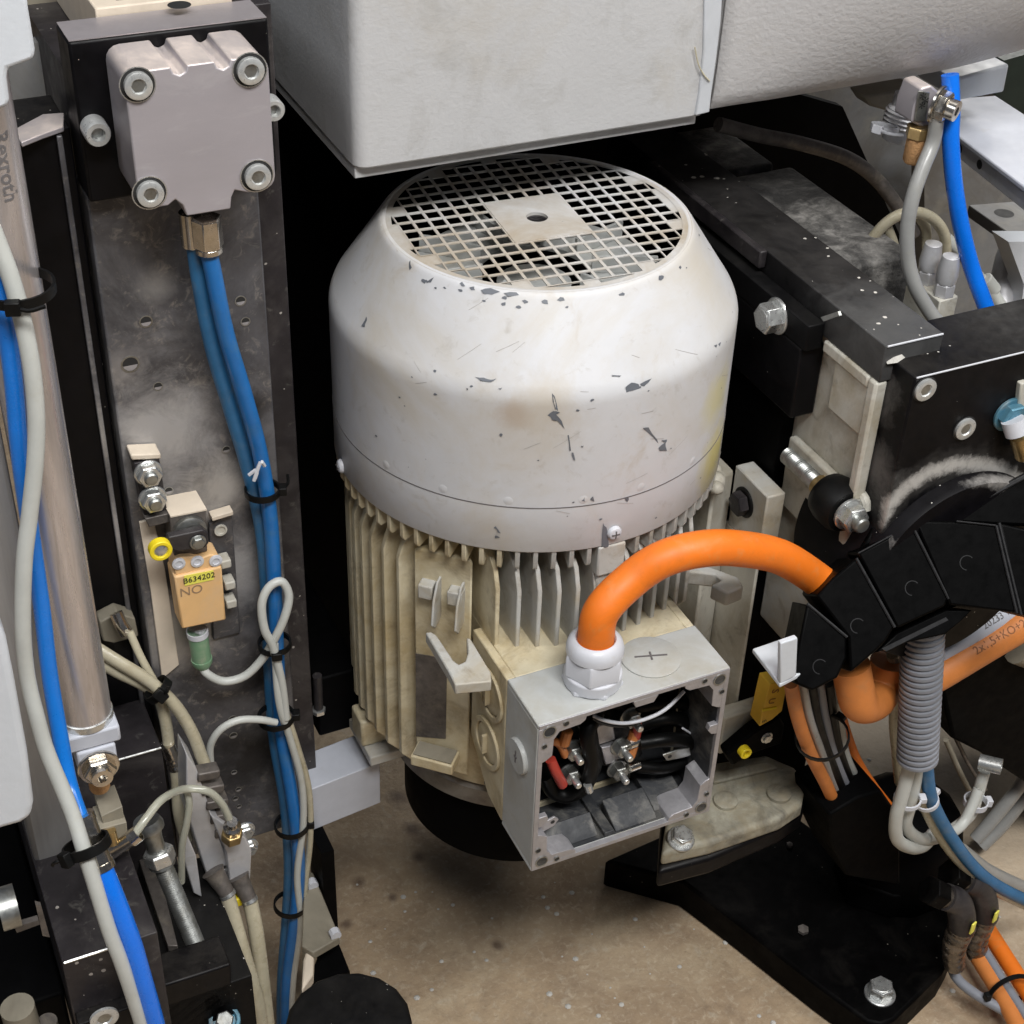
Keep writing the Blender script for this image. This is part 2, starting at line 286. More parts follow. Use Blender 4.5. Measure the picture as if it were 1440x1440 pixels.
def text(s_, size, mtx, m, parent, name='lettering', fn=None, bold=0):
    cu = bpy.data.curves.new('t', 'FONT'); cu.body = s_; cu.size = size; cu.extrude = .00008; cu.offset = bold; cu.resolution_u = 3; cu.align_x = 'CENTER'; cu.align_y = 'CENTER'
    to = bpy.data.objects.new('t', cu); me = bpy.data.meshes.new_from_object(to); bpy.data.objects.remove(to); bpy.data.curves.remove(cu)
    off = Vector(root_of(parent)['_loc']) if '_loc' in root_of(parent) else root_of(parent).location.copy()
    for v in me.vertices: v.co = (fn(v.co) if fn else mtx @ v.co)-off
    me.materials.clear(); me.materials.append(M[m]); me.name = name
    o = bpy.data.objects.new(name, me); COL.objects.link(o); o.parent = parent; return o
def cable_tie(p, ax, r, m, label, w_=.0042, tail=None, head=None, group='cable ties on the hoses'):
    f = FR(p, ax, head); t = thing('cable_tie', label, 'cable tie', Vector(p), group)
    b = MB(); b.lathe([(r, -w_/2), (r+.0013, -w_/2), (r+.0013, w_/2), (r, w_/2)], f, 24, closed=True); b.build('strap', m, t)
    h = MB(); h.box(r, r+.005, -.0035, .0035, -w_*.7, w_*.7, f); h.build('head', m, t, bevel=.0006)
    if tail:
        e = MB(); e.tube([f @ Vector((r+.003, .002, 0)), f @ Vector((r+.006, .003+tail*.4, 0)), f @ Vector((r+.006, .003+tail, .002))], .0011, 6, 4); e.build('tail', m, t)
    return t
def hollow_ring(mb, r0, r1, z0, z1, mtx, n=32): mb.lathe([(r0, z0), (r1, z0), (r1, z1), (r0, z1)], mtx, n, closed=True)

# ================================================================== SETTING
FZ = -.70
mb = MB(); mb.add([(-2.5, -2, FZ), (3, -2, FZ), (3, 3, FZ), (-2.5, 3, FZ)], [(0, 1, 2, 3)])
fl = mb.build('floor', 'floor', kind='structure'); fl['label'] = 'stained tan concrete floor under the machine'
mb = MB()
for i in range(90):                                         # crumbs and chips lying on the floor
    a = PZ(random.uniform(440, 1440), random.uniform(1230, 1440), FZ) if i < 60 else PZ(random.uniform(1150, 1440), random.uniform(980, 1300), FZ)
    s_ = random.uniform(.0008, .003); mtx = Matrix.Translation(a+Vector((0, 0, s_*.2))) @ Matrix.Rotation(random.uniform(0, 6), 4, 'Z') @ Matrix.Scale(1, 4)
    mb.lathe([(0, s_*.5), (s_*.6, s_*.35), (s_, 0)], mtx, 6)
tag(mb.build('floor_debris', 'dustpile', kind='stuff'), 'pale crumbs and powder scattered over the concrete floor', 'debris')

# ================================================================== MOTOR
mot = thing('electric_motor', 'large dusty grey electric motor with domed fan cowl, cooling fins and open terminal box', 'motor', (0, 0, -.425))
RC = .131
def arc(c, r, a0, a1, n): return [(c[0]+r*math.cos(R(a0+(a1-a0)*i/n)), c[1]+r*math.sin(R(a0+(a1-a0)*i/n))) for i in range(n+1)]
# cowl: rolled rim, cone, rounded shoulder, straight skirt; closed profile so that it has its sheet thickness
out = [(.0940, -.0003), (.0957, -.0001), (.0972, -.0007), (.0985, -.0020), (.0996, -.0036), (.1010, -.0057), (.1272, -.0444), (.1282, -.0461), (.1293, -.0484), (.1302, -.0508), (.1308, -.0535), (RC, -.0565), (RC, -.064), (RC, -.1284)]
inn = [(r-.0016, z-(.0016 if z > -.09 else 0)) for r, z in out][::-1]
mb = MB(); mb.lathe(out+inn, None, 128, closed=True); cowl = mb.build('fan_cowl', 'cowl', mot, ang=50)
mb = MB(); mb.lathe([(RC+.0001, -.1289), (RC+.0002, -.1617), (RC-.0003, -.1625), (RC-.0014, -.1617), (RC-.0014, -.1289)], None, 128, closed=True); band = mb.build('cowl_band', 'cowl', mot, ang=50)
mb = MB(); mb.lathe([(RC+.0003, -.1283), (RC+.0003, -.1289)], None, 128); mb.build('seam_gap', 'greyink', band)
mb = MB(); mb.lathe([(.0885, -.0035), (.0972, -.0035), (.124, -.047), (.1285, -.062), (.1285, -.158)], None, 64, cap=False); mb.build('cowl_inner_shade', 'blackdark', mot)  # black shell added inside the cowl to paint its inner shade
mb = MB()
for aa in (-158, -139, -121, -101, -84, -64):   # spot-weld dimples round the band seam
    a = R(aa); mb.lathe([(.0030, 0), (.0024, .00016), (0, .0002)], FR((RC*math.cos(a), RC*math.sin(a), -.1240), (math.cos(a), math.sin(a), 0)), 14)
mb.build('weld_dimples', 'cowl', mot, kind='stuff')
def cowl_pt(a, z, h=.00025):
    r = None
    for (r0, z0), (r1, z1) in zip(out, out[1:]):
        if z1 <= z <= z0: r = r0+(r1-r0)*(z0-z)/(z0-z1+1e-9)
    if r is None: r = RC+.0004
    return Vector(((r+h)*math.cos(a), (r+h)*math.sin(a), z))
def on_cowl(px, py):                                          # where a mark seen in the photograph lies on the cowl
    d = ray(px, py); lo = None
    for i in range(1, 4000):
        q = CAM+d*(.00025+i*.0000001)*1.0
        break
    t = .36e-3; 
    while t < .62e-3:
        q = CAM+d*t; rr = math.hypot(q.x, q.y)
        if q.z <= 0:
            a = math.atan2(q.y, q.x); s_ = cowl_pt(a, max(q.z, -.162), 0)
            if rr <= math.hypot(s_.x, s_.y): return a, q.z
        t += 2e-7
    return None
marks = [[(776, 553), (780, 557), (785, 578), (781, 575)], [(770, 584), (778, 578), (788, 580), (782, 583), (790, 592), (794, 603), (784, 592), (776, 590)],
         [(798, 612), (800, 612), (803, 634), (801, 634)], [(804, 636), (806, 636), (809, 648), (806, 646)],
         [(880, 544), (888, 538), (898, 540), (902, 545), (890, 549), (881, 552)], [(900, 540), (914, 533), (917, 531), (906, 543)],
         [(904, 602), (912, 601), (924, 618), (926, 624), (918, 614)], [(926, 630), (936, 622), (938, 634), (928, 634)], [(930, 619), (938, 618), (936, 623)],
         [(508, 458), (515, 445), (516, 450), (513, 460)], [(668, 530), (680, 531), (690, 534), (698, 532), (690, 537), (676, 535)],
         [(676, 408), (690, 405), (703, 410), (692, 414), (680, 413)], [(708, 412), (726, 411), (730, 415), (714, 417)], [(660, 404), (667, 403), (668, 408), (662, 408)], [(646, 399), (650, 396), (654, 402), (649, 402)],
         [(600, 398), (606, 392), (610, 390), (606, 397)], [(700, 546), (706, 545), (704, 548)], [(703, 610), (706, 610), (706, 613), (703, 613)], [(817, 627), (821, 626), (820, 629)],
         [(860, 527), (874, 528), (872, 530), (861, 529)], [(818, 704), (822, 699), (823, 706)], [(830, 703), (834, 698), (836, 705)], [(846, 768), (848, 735), (853, 742), (856, 768), (850, 770)], [(878, 700), (884, 700), (882, 706)],
         [(575, 372), (577, 366), (579, 376), (576, 380)], [(1010, 484), (1014, 481), (1012, 488)], [(655, 545), (658, 546), (656, 549)], [(1004, 486), (1008, 484), (1007, 489)], [(694, 742), (697, 740), (704, 750), (700, 748)], [(697, 753), (703, 756), (696, 757)]]
mb = MB()
def hit(px, py):
    d = ray(px, py); t = .36e-3
    while t < .62e-3:
        q = CAM+d*t
        if q.z <= -.0006 and math.hypot(q.x, q.y) <= math.hypot(*cowl_pt(math.atan2(q.y, q.x), max(q.z, -.162), 0).xy): return q-d*4e-7
        t += 4e-7
for poly in marks:
    jit = []
    for i, (a, z) in enumerate(poly):
        a2, z2 = poly[(i+1) % len(poly)]; jit += [(a, z), ((a+a2)/2+random.uniform(-1.2, 1.2), (z+z2)/2+random.uniform(-.9, .9))]
    q = [hit(*p_) for p_ in jit]
    if None in q: continue
    mb.add(q, [tuple(range(len(q)))])
rc_ = random.Random(3)
for i in range(46):                                         # small chips, mostly along the rim and shoulder edges
    k_ = rc_.random(); a = R(rc_.uniform(-165, -20)); z = -rc_.uniform(.0030, .0075) if k_ < .45 else (-rc_.uniform(.044, .060) if k_ < .7 else -rc_.uniform(.06, .16)); s_ = rc_.uniform(.0003, .0011)*(1.5 if k_ < .45 else 1)
    vs = [cowl_pt(a+s_*rc_.uniform(.5, 1.4)*math.cos(t)/.12*(1.8 if k_ < .45 else 1), z+s_*rc_.uniform(.4, 1)*math.sin(t), .0003) for t in (0, .9, 1.8, 2.7, 3.6, 4.5, 5.4)]; mb.add(vs, [tuple(range(7))])
mb.build('paint_chips', 'chip', mot, kind='stuff')
mb = MB()
for i in range(26):
    a = R(rc_.uniform(-160, -25)); z = -rc_.uniform(.01, .155); l_ = rc_.uniform(.004, .016); dz = rc_.uniform(-1, 1); q_ = [cowl_pt(a+l_*t/.12, z+dz*l_*t*.8, .00022) for t in (0, .33, .66, 1)]
    w_ = Vector((0, 0, .00013)); mb.add([p_+w_ for p_ in q_]+[p_-w_ for p_ in q_], [(k_, k_+1, k_+5, k_+4) for k_ in range(3)])
mb.build('scratches', 'stain', mot, kind='stuff')
# grille: a perforated disc with square holes and a solid square round a threaded hole
mb = MB(); pt = .0101; hs = .0081; th_ = .0007; ky = 1.13; rot = Matrix.Rotation(R(-4.3), 4, 'Z'); n = 10; RG = .0893
def cell(mb, cx, cy):
    h = pt/2; k = hs/2; o_ = [(-h, -h), (h, -h), (h, h), (-h, h)]; i_ = [(-k, -k), (k, -k), (k, k), (-k, k)]
    vs = [(cx+a, (cy+b)*ky, z) for z in (-.0004, -.0004-th_) for a, b in o_+i_]
    fs = []
    for s in range(4):
        t = (s+1) % 4; fs += [(s, t, 4+t, 4+s), (8+s, 12+s, 12+t, 8+t), (4+s, 4+t, 12+t, 12+s)]
    mb.add(vs, fs, rot)
def inside(cx, cy, r): return all(math.hypot(cx+a*hs/2, (cy+b*hs/2)*ky) < r for a in (-1, 1) for b in (-1, 1))
for i in range(-n, n+1):
    for j in range(-n, n+1):
        cx, cy = i*pt, j*pt
        if abs(i) <= 2 and abs(j) <= 2: continue
        if inside(cx, cy, .0925): cell(mb, cx, cy)
        elif math.hypot(cx, cy*ky) < .0945: mb.box(cx-pt/2, cx+pt/2, (cy-pt/2)*ky, (cy+pt/2)*ky, -.0006-th_, -.0006, rot) if math.hypot(abs(cx)+pt/2, (abs(cy)+pt/2)*ky) < .0975 else None
mb.lathe([(.0868, -.0007), (.0895, -.0007), (.0895, -.0011), (.0868, -.0011)], None, 128, closed=True) if 0 else mb.lathe([(.0905, -.0003), (.0965, -.0003)], None, 96)
gr = mb.build('grille', 'grille', mot)
mb = MB(); k = pt*2.5; N8 = 32; vs = []
for z in (0, -.0022):
    for i in range(N8):
        a = 2*math.pi*i/N8; c, s_ = math.cos(a), math.sin(a); q = k/max(abs(c), abs(s_)); vs.append((q*c, q*s_*ky, z))
    for i in range(N8):
        a = 2*math.pi*i/N8; vs.append((.0068*math.cos(a), .0068*math.sin(a), z))
fs = []
for i in range(N8):
    j = (i+1) % N8; fs += [(i, j, N8+j, N8+i), (2*N8+i, 3*N8+i, 3*N8+j, 2*N8+j), (i, 2*N8+i, 2*N8+j, j), (N8+i, N8+j, 3*N8+j, 3*N8+i)]
mb.add(vs, fs, rot); mb.build('centre_plate', 'grille', mot)
mb = MB()
for k_ in range(7): mb.lathe([(.0066, -.002-k_*.0012), (.0058, -.0026-k_*.0012), (.0066, -.0032-k_*.0012)], None, 24, cap=False)
mb.lathe([(.0068, -.002), (.0068, -.012)], None, 24, cap=False); mb.lathe([(.0068, -.0118), (0, -.0118)], None, 12); mb.build('threaded_hole', 'blacksteel', mot)
# fan below the grille
mb = MB(); hollow_ring(mb, .036, .079, -.041, -.038, None, 64); mb.lathe([(.022, -.07), (.024, -.045), (.0, -.043)], None, 32)
fan = mb.build('fan', 'boxpaint', mot)
for k_ in range(9):
    a = 2*math.pi*k_/9+.3; b = MB(); b.box(.036, .078, -.0012, .0012, -.0379, -.026, Matrix.Rotation(a, 4, 'Z')); b.build('fan_blade', 'boxpaint', fan, bevel=.0004)
# cowl screws
def pan_screw(px, py, r=.0048):
    a, z = on_cowl(px, py); f = FR(cowl_pt(a, z, 0), (math.cos(a), math.sin(a), 0)); b = MB(); b.lathe([(r, 0), (r, .0012), (r*.8, .0026), (r*.4, .0032), (0, .0034)], f, 20)
    o = b.build('cowl_screw', 'gland', mot)
    c = MB(); c.box(-r*.55, r*.55, -.0004, .0004, .0026, .0036, f); c.box(-.0004, .0004, -r*.55, r*.55, .0026, .0036, f); c.build('cross_slot', 'greyink', o)
pan_screw(863, 748); pan_screw(481, 655)
# stator body and fins
mb = MB(); mb.lathe([(.096, -.15), (.1, -.176), (.1, -.402), (.094, -.408), (.09, -.408)], None, 96); mb.build('stator_housing', 'cream', mot)
def fin(axis, off, r_out, z0, z1, m='cream', t=.0016, ch=.012, r_in=.085, name='cooling_fin'):
    if abs(off) >= r_out: return
    e = math.sqrt(r_out**2-off**2); b0 = math.sqrt(max(r_in**2-off**2, 0)) if abs(off) < r_in else 0
    if e-b0 < .003: b0 = e-.012
    d = min(ch, (e-b0)*.9)
    pr = [(b0, z1), (e-d, z1), (e-d*.25, z1-ch*.6), (e, z1-ch*1.4), (e, z0+ch*.6), (e-d*.5, z0), (b0, z0)]
    s_, a = axis
    mk = (lambda u, z, o: (s_*u, o, z)) if a == 'x' else (lambda u, z, o: (o, s_*u, z))
    vs = [mk(u, z, off-t) for u, z in pr]+[mk(u, z, off+t) for u, z in pr]; b = MB(); n_ = len(pr)
    b.add(vs, [tuple(range(n_)), tuple(range(2*n_-1, n_-1, -1))]+[(i, i+n_, (i+1) % n_+n_, (i+1) % n_) for i in range(n_)])
    return b.build(name, m, mot, bevel=.0006)
for k_ in range(0, 11): fin((-1, 'x'), -.049+.0140*k_, .1250, -.384, -.176, ch=.016, t=.0025)
xs = [-.0700, -.0582, -.0463, -.0345, -.0226, -.0108, .0010, .0128, .0246, .0364, .0482, .0600, .0718]
for x_ in xs: fin((-1, 'y'), x_, .1285, -.262, -.171, ch=.018, m='castgrey' if x_ > -.06 else 'cream')
for k_ in range(-4, 6): fin((1, 'y'), .014*k_, .118, -.40, -.18)
for k_ in range(-2, 5): fin((1, 'x'), .010+.013*k_, .122, -.38, -.176)
# end shield under the cowl with short ribs
mb = MB(); mb.lathe([(.09, -.156), (.112, -.157), (.116, -.1645), (.108, -.172), (.09, -.176)], None, 96); mb.build('end_shield', 'cream', mot)
for k_ in range(72):
    a = R(k_*360/72+2); b = MB(); f = Matrix.Rotation(a, 4, 'Z'); b.prism([(.098, -.0015, -.154), (.1300, -.0015, -.154), (.1300, -.0015, -.1745), (.1280, -.0015, -.178), (.098, -.0015, -.174)], (0, .0030, 0))
    b.v = [f @ v for v in b.v]; b.build('shield_rib', 'castgrey' if 240 < math.degrees(a) < 330 else 'cream', mot, bevel=.0004)
# lug carrying the cowl screw
a, z = on_cowl(863, 748); f = Matrix.Rotation(a, 4, 'Z'); mb = MB(); mb.box(.10, .1315, -.0095, .0095, -.186, -.1630, f); mb.box(.098, .1290, -.008, .008, -.200, -.1865, f); o = mb.build('screw_lug', 'castgrey', mot, bevel=.0012)
mb = MB(); mb.lathe([(.0028, 0), (.0028, .0004), (0, .0004)], FR(f @ Vector((.1292, .001, -.194)), f.to_3x3() @ Vector((1, 0, 0))), 14); mb.build('lug_hole', 'ink', mot)
# mounting pad at the front left, with lugs
mb = MB(); mb.prism([(-.1085, -.060, -.378), (-.0785, -.088, -.378), (-.0785, -.060, -.378)], (0, 0, .194))
pad = mb.build('mounting_pad', 'cream', mot, bevel=.002)
PADD = Vector((.0300, -.028, 0)).normalized(); PADN = Vector((-.028, -.030, 0)).normalized()
mb = MB(); c = Vector((-.1085, -.060, 0)); 
def padp(u, z, h=0): return c+PADD*u+PADN*h+Vector((0, 0, z))
mb.prism([padp(.0015, -.274), padp(.024, -.272), padp(.0235, -.346), padp(.0015, -.351)], PADN*.0006); mb.build('scraped_patch', 'scraped', mot)
def clevis(u0, u1, z, dep, t=.011, m='castgrey'):
    # forked foot lug standing out from the pad, with a U slot
    w2 = (u1-u0); pts = [padp(u0, z), padp(u0+.001, z, dep*.72), padp(u0+w2*.16, z, dep), padp(u1-w2*.10, z, dep), padp(u1, z, dep*.86), padp(u1, z, 0)]
    sl = [padp(u1-w2*.24, z, 0), padp(u1-w2*.24, z, dep*.35), padp(u1-w2*.36, z, dep*.62), padp(u1-w2*.52, z, dep*.68), padp(u0+w2*.26, z, dep*.5), padp(u0+w2*.24, z, 0)]
    b = MB(); b.prism(pts+sl, (0, 0, -t)); return b.build('forked_lug', m, mot, bevel=.0012)
mb = slabz([(598, 889), (606, 888), (614, 893), (638, 929), (645, 934), (654, 930), (658, 918), (656, 896), (662, 898), (690, 945), (691, 958), (640, 963), (633, 948)], -.238, .0085); mb.build('forked_lug', 'castgrey', mot, bevel=.001)
mb = MB(); mb.prism([padp(.003, -.355), padp(.003, -.355, .016), padp(.034, -.355, .016), padp(.034, -.355)], (0, 0, -.009)); mb.build('lower_lug', 'cream', mot, bevel=.001)
mb = MB(); mb.prism([padp(.0045, -.3545, .001), padp(.0045, -.3545, .0145), padp(.0325, -.3545, .0145), padp(.0325, -.3545, .001)], (0, 0, .0007)); mb.build('grime_patch', 'tanpanel', mot)
# two cast bosses high on the pad
for u in (.006, .026):
    b = MB(); b.prism([padp(u, -.2075, -.002), padp(u, -.2075, .008), padp(u+.010, -.2075, .008), padp(u+.010, -.2075, -.002)], (0, 0, -.011)); b.build('cast_boss', 'castgrey', mot, bevel=.001)
for u in (.018, .034):
    b = MB(); b.prism([padp(u, -.203, -.005), padp(u, -.203, .006), padp(u, -.214, .013), padp(u, -.232, .016), padp(u, -.238, .011), padp(u, -.235, -.005)], PADD*.0016); b.build('cooling_fin', 'castgrey', mot, bevel=.0005)
# mirrored lug at the front right
mb = MB(); pts = [(.078, -.080), (.098, -.094), (.110, -.112), (.108, -.122), (.094, -.124), (.088, -.112), (.098, -.110), (.097, -.103), (.080, -.092)]
mb.prism([(a_, b_, -.238) for a_, b_ in pts], (0, 0, -.012)); mb.build('forked_lug', 'castgrey', mot, bevel=.0015)
mb = MB(); mb.prism([(.07, -.084, -.205), (.104, -.052, -.205), (.104, -.02, -.205), (.07, -.02, -.205)], (0, 0, -.19)); mb.build('mounting_pad', 'castgrey', mot, bevel=.002)
mb = MB(); mb.box(-.128, -.096, -.004, .018, -.407, -.382); mb.build('foot_block', 'cream', mot, bevel=.002)
mb = MB(); mb.box(-.126, -.088, -.016, .03, -.4165, -.4075); mb.build('foot_block', 'castgrey', mot, bevel=.001)
# terminal box pedestal (hollow) and box
x0, x1, yf, yb, zt, zb = -.0779, .0585, -.1871, -.1416, -.2403, -.3725
mb = MB(); w_ = .006
def pedwall(pts, d): mb.prism(pts, d)
mb.prism([(x0, yb+.0004, zt-.001), (x0, yb+.0004, zb+.002), (x0, -.118, zb+.006), (x0, -.088, -.335), (x0, -.0878, zt-.001)], (w_, 0, 0))
mb.prism([(x1, yb+.0004, zt-.001), (x1, yb+.0004, zb+.002), (x1, -.100, zb+.006), (x1, -.060, -.325), (x1, -.06, zt-.001)], (-w_, 0, 0))
mb.box(x0+w_+.0001, x1-w_-.0001, yb+.0004, -.06, zt-.007, zt-.001)
mb.prism([(x0+w_+.0001, yb+.0004, zb+.002), (x0+w_+.0001, -.1, zb+.004), (x0+w_+.0001, -.06, -.34), (x0+w_+.0001, -.06, -.332), (x0+w_+.0001, -.1, zb+.010), (x0+w_+.0001, yb+.0004, zb+.008)], (x1-x0-2*w_-.0002, 0, 0))
ped = mb.build('box_pedestal', 'cream', mot, bevel=.001)
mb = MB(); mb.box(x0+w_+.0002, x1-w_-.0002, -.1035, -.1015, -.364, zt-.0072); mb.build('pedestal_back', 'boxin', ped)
for yy, zz in ((-.119, -.272), (-.117, -.318)):              # blind covers on the pedestal's left face
    f = FR((x0-.0001, yy, zz), XM); b = MB(); hollow_ring(b, .0155, .0195, 0, .0022, f, 32); b.build('blind_collar', 'cream', mot, bevel=.0005)
    b = MB(); b.lathe([(.0145, 0), (.0145, .0010), (.0135, .0014), (0, .0014)], f, 32); b.box(-.001, .001, -.008, .008, .0014, .0048, f); b.build('blind_cover', 'cream', mot)
mb = MB(); tw = .0036
mb.box(x0, x1, yf, yb, zt-tw, zt); mb.box(x0, x1, yf, yb, zb, zb+tw); mb.box(x0, x0+tw, yf, yb, zb+tw+.00005, zt-tw-.00005); mb.box(x1-tw, x1, yf, yb, zb+tw+.00005, zt-tw-.00005)
tb = mb.build('terminal_box', 'boxpaint', mot, bevel=.0009)
def rim(name, pts, m='rawalu', d=.004, y=yf-.0006):          # pieces of the machined front rim: (x, z) outline
    b = MB(); b.prism([(a_, y, b_) for a_, b_ in pts], (0, d, 0)); return b.build(name, m, tb, bevel=.0003)
e_ = .0004; X0, X1, T, B = x0+e_, x1-e_, zt-e_, zb+e_; q = .0034
rim('rim', [(X0, T), (X1, T), (X1, B), (X1-q, B), (X1-q, T-q), (X0, T-q)]); rim('rim', [(X0, T-q-.0001), (X0+q, T-q-.0001), (X0+q, B+q), (X1-q-.0001, B+q), (X1-q-.0001, B), (X0, B)])
def corner(cx, cz, sx, sz):
    L_, W_ = .033, .0115; ps = [(0, 0), (L_*1.0, 0), (L_*.96, .0058), (L_*.86, W_*.72), (.014, W_*.8), (W_*.9, .0145), (W_*.85, L_*.86), (.0055, L_*.95), (0, L_)]
    rim('corner_boss', [(cx+sx*(a_+.0005), cz-sz*(b_+.0005)) for a_, b_ in ps], y=yf-.0004, d=.020)
    for (a_, b_), r_ in (((.0072, .0068), .0046), ((.0185, .0042), .0021), ((.0042, .0185), .0021)):
        f = FR((cx+sx*a_, yf-.0006, cz-sz*b_), YM); h = MB(); hollow_ring(h, r_*.82, r_, 0, .0004, f, 24); h.build('hole_edge', 'zincdull', tb)
        h = MB(); h.lathe([(r_*.84, .0001), (0, .0001)], f, 24); h.build('screw_hole', 'boxin' if r_ > .004 else 'ink', tb)
corner(X0, T, 1, 1); corner(X1, T, -1, 1); corner(X0, B, 1, -1); corner(X1, B, -1, -1)
for sx, zz, xx in ((1, -.327, X0+q), (-1, -.292, X1-q)): rim('rim_tab', [(xx, zz+.004), (xx+sx*.006, zz+.004), (xx+sx*.007, zz), (xx+sx*.004, zz-.004), (xx, zz-.005)])
rim('rim_tab', [(-.012, T-q), (-.010, T-.009), (.003, T-.009), (.006, T-q)])
# inside: floor steps and cast ribs
mb = MB(); z_ = zb+tw
for a_, b_, y0_, y1_ in ((-.060, -.024, -.180, -.166), (-.012, .020, -.182, -.160), (.021, .046, -.176, -.140)):
    mb.prism([(a_, y0_, z_+.0001), (a_, y1_, z_+.0001), (a_, y1_, z_+.010), (a_, y0_+.003, z_+.003)], (b_-a_, 0, 0))
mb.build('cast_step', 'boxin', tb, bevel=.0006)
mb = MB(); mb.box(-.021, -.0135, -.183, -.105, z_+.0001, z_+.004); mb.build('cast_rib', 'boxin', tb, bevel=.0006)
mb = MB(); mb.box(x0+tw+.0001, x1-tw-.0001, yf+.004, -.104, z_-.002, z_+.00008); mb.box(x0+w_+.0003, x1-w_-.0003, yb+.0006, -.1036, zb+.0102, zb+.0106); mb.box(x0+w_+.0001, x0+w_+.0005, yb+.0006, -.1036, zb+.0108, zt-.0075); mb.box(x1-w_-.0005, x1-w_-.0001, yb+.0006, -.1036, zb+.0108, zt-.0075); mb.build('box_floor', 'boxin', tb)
mb = MB(); mb.box(x0+tw, x0+tw+.0008, yf+.002, -.105, z_, zt-tw); mb.box(x1-tw-.0008, x1-tw, yf+.002, -.105, z_, zt-tw); mb.box(x0+tw, x1-tw, yf+.002, -.105, zt-tw-.0008, zt-tw-.0001); mb.build('inner_shade_sheets', 'boxin', tb)  # dark sheets over the inner walls paint the box's shade
# small earthing tongue at the lower left
mb = MB(); mb.prism([(-.074, -.176, -.345), (-.056, -.176, -.341), (-.053, -.176, -.3445), (-.056, -.176, -.349), (-.074, -.176, -.355)], (0, .0016, 0)); mb.build('earth_tongue', 'rawalu', tb, bevel=.0003)
mb = MB(); mb.lathe([(.0016, 0), (0, 0)], FR((-.0575, -.1761, -.345), YM), 14); mb.build('screw_hole', 'ink', tb)
# terminal block with studs, nuts, lugs and wires
yi = -.150
def ib(px0, py0, px1, py1, y, d): a, b = P(px0, py0, y), P(px1, py1, y); bb = MB(); bb.box(min(a.x, b.x), max(a.x, b.x), y, y+d, min(a.z, b.z), max(a.z, b.z)); return bb
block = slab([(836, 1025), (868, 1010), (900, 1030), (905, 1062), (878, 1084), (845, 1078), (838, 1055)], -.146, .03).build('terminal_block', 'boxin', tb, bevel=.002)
slab([(838, 1022), (862, 1016), (866, 1040), (842, 1048)], -.151, .005).build('terminal_link', 'rawalu', block, bevel=.0008)
slab([(846, 1052), (866, 1048), (874, 1070), (852, 1076)], -.152, .005).build('terminal_link', 'rawalu', block, bevel=.0008)
for px, py in ((872, 1048), (867, 1080), (800, 1085), (886, 1006), (803, 1052)):
    p = P(px, py, -.152); hex_bolt(block, p, YM, .0062, 'terminal_nut', h=.006, m='zincdull')
    b = MB(); b.lathe([(.0026, .006), (.0026, .014), (.002, .015), (0, .015)], FR(p, YM), 14); b.build('terminal_stud', 'zinc', block)
for px, py, m_ in ((888, 1045, 'copper'), (886, 1062, 'copper'), (793, 1046, 'copper')):
    p = P(px, py, -.158); b = MB(); b.tube([p, p+Vector((.002, 0, .011))], .0038, 10, 1); b.build('insulating_sleeve', m_, block)
for px, py in ((884, 1047), (884, 1080)):
    p = P(px, py, -.160); b = MB(); b.tube([p, p+Vector((.008, .001, -.0005))], .0036, 12, 1); b.build('crimp', 'chrome', block)
def wire(pts, r, m, name='motor_wire'):
    b = MB(); b.tube([P(*q) for q in pts], r, 10, 7); return b.build(name, m, tb, ang=60)
wire([(900, 1045, -.160), (940, 1040, -.165), (972, 1045, -.160), (985, 1065, -.156), (972, 1085, -.150), (935, 1095, -.140)], .0050, 'wire')
wire([(898, 1020, -.150), (940, 1010, -.155), (975, 1022, -.150), (990, 1050, -.146), (975, 1080, -.14)], .0052, 'wire')
wire([(895, 1078, -.156), (930, 1080, -.160), (960, 1072, -.158), (968, 1060, -.152)], .0044, 'wire')
wire([(840, 1000, -.155), (826, 1030, -.162), (832, 1070, -.164), (824, 1102, -.160), (800, 1118, -.155), (778, 1112, -.150), (766, 1090, -.148)], .0055, 'wire')
wire([(826, 1000, -.15), (832, 1040, -.154), (836, 1080, -.156), (812, 1108, -.15), (780, 1105, -.144), (764, 1070, -.14)], .0046, 'wire')
wire([(812, 1010, -.15), (822, 1050, -.15), (816, 1090, -.15), (796, 1104, -.145)], .0030, 'wire')
wire([(860, 985, -.14), (900, 992, -.15), (950, 985, -.15), (985, 1000, -.145), (992, 1040, -.14)], .0052, 'wire')
wire([(774, 1068, -.160), (782, 1086, -.162), (791, 1103, -.160)], .0036, 'red', 'red_sleeve')
wire([(772, 1040, -.156), (786, 1046, -.156), (795, 1062, -.156)], .0028, 'copper', 'insulating_sleeve')
wire([(896, 1015, -.16), (896, 1028, -.16), (894, 1038, -.158)], .0030, 'red', 'red_sleeve')
wire([(834, 1006, -.166), (850, 1013, -.170), (876, 1017, -.172), (905, 1012, -.174), (935, 998, -.174), (962, 972, -.170)], .0013, 'gland', 'thin_white_wire')
wire([(834, 1010, -.166), (850, 1018, -.169), (874, 1021, -.170), (900, 1016, -.168)], .0011, 'ink', 'thin_black_wire')
wire([(960, 1024, -.160), (976, 1036, -.158), (984, 1056, -.154)], .0008, 'gland', 'thin_white_wire')
slab([(932, 1062), (950, 1056), (970, 1051), (972, 1062), (960, 1066), (938, 1070)], -.166, .0016).build('ring_lug', 'zincdull', tb, bevel=.0004)
mb = MB(); mb.lathe([(.0016, 0), (0, 0)], FR(P(942, 1064, -.1662), YM), 14); mb.build('screw_hole', 'ink', tb)
mb = MB(); mb.tube([P(826, 1103, -.166), P(829, 1112, -.166)], .0028, 10, 1); mb.build('crimp', 'zinc', tb)
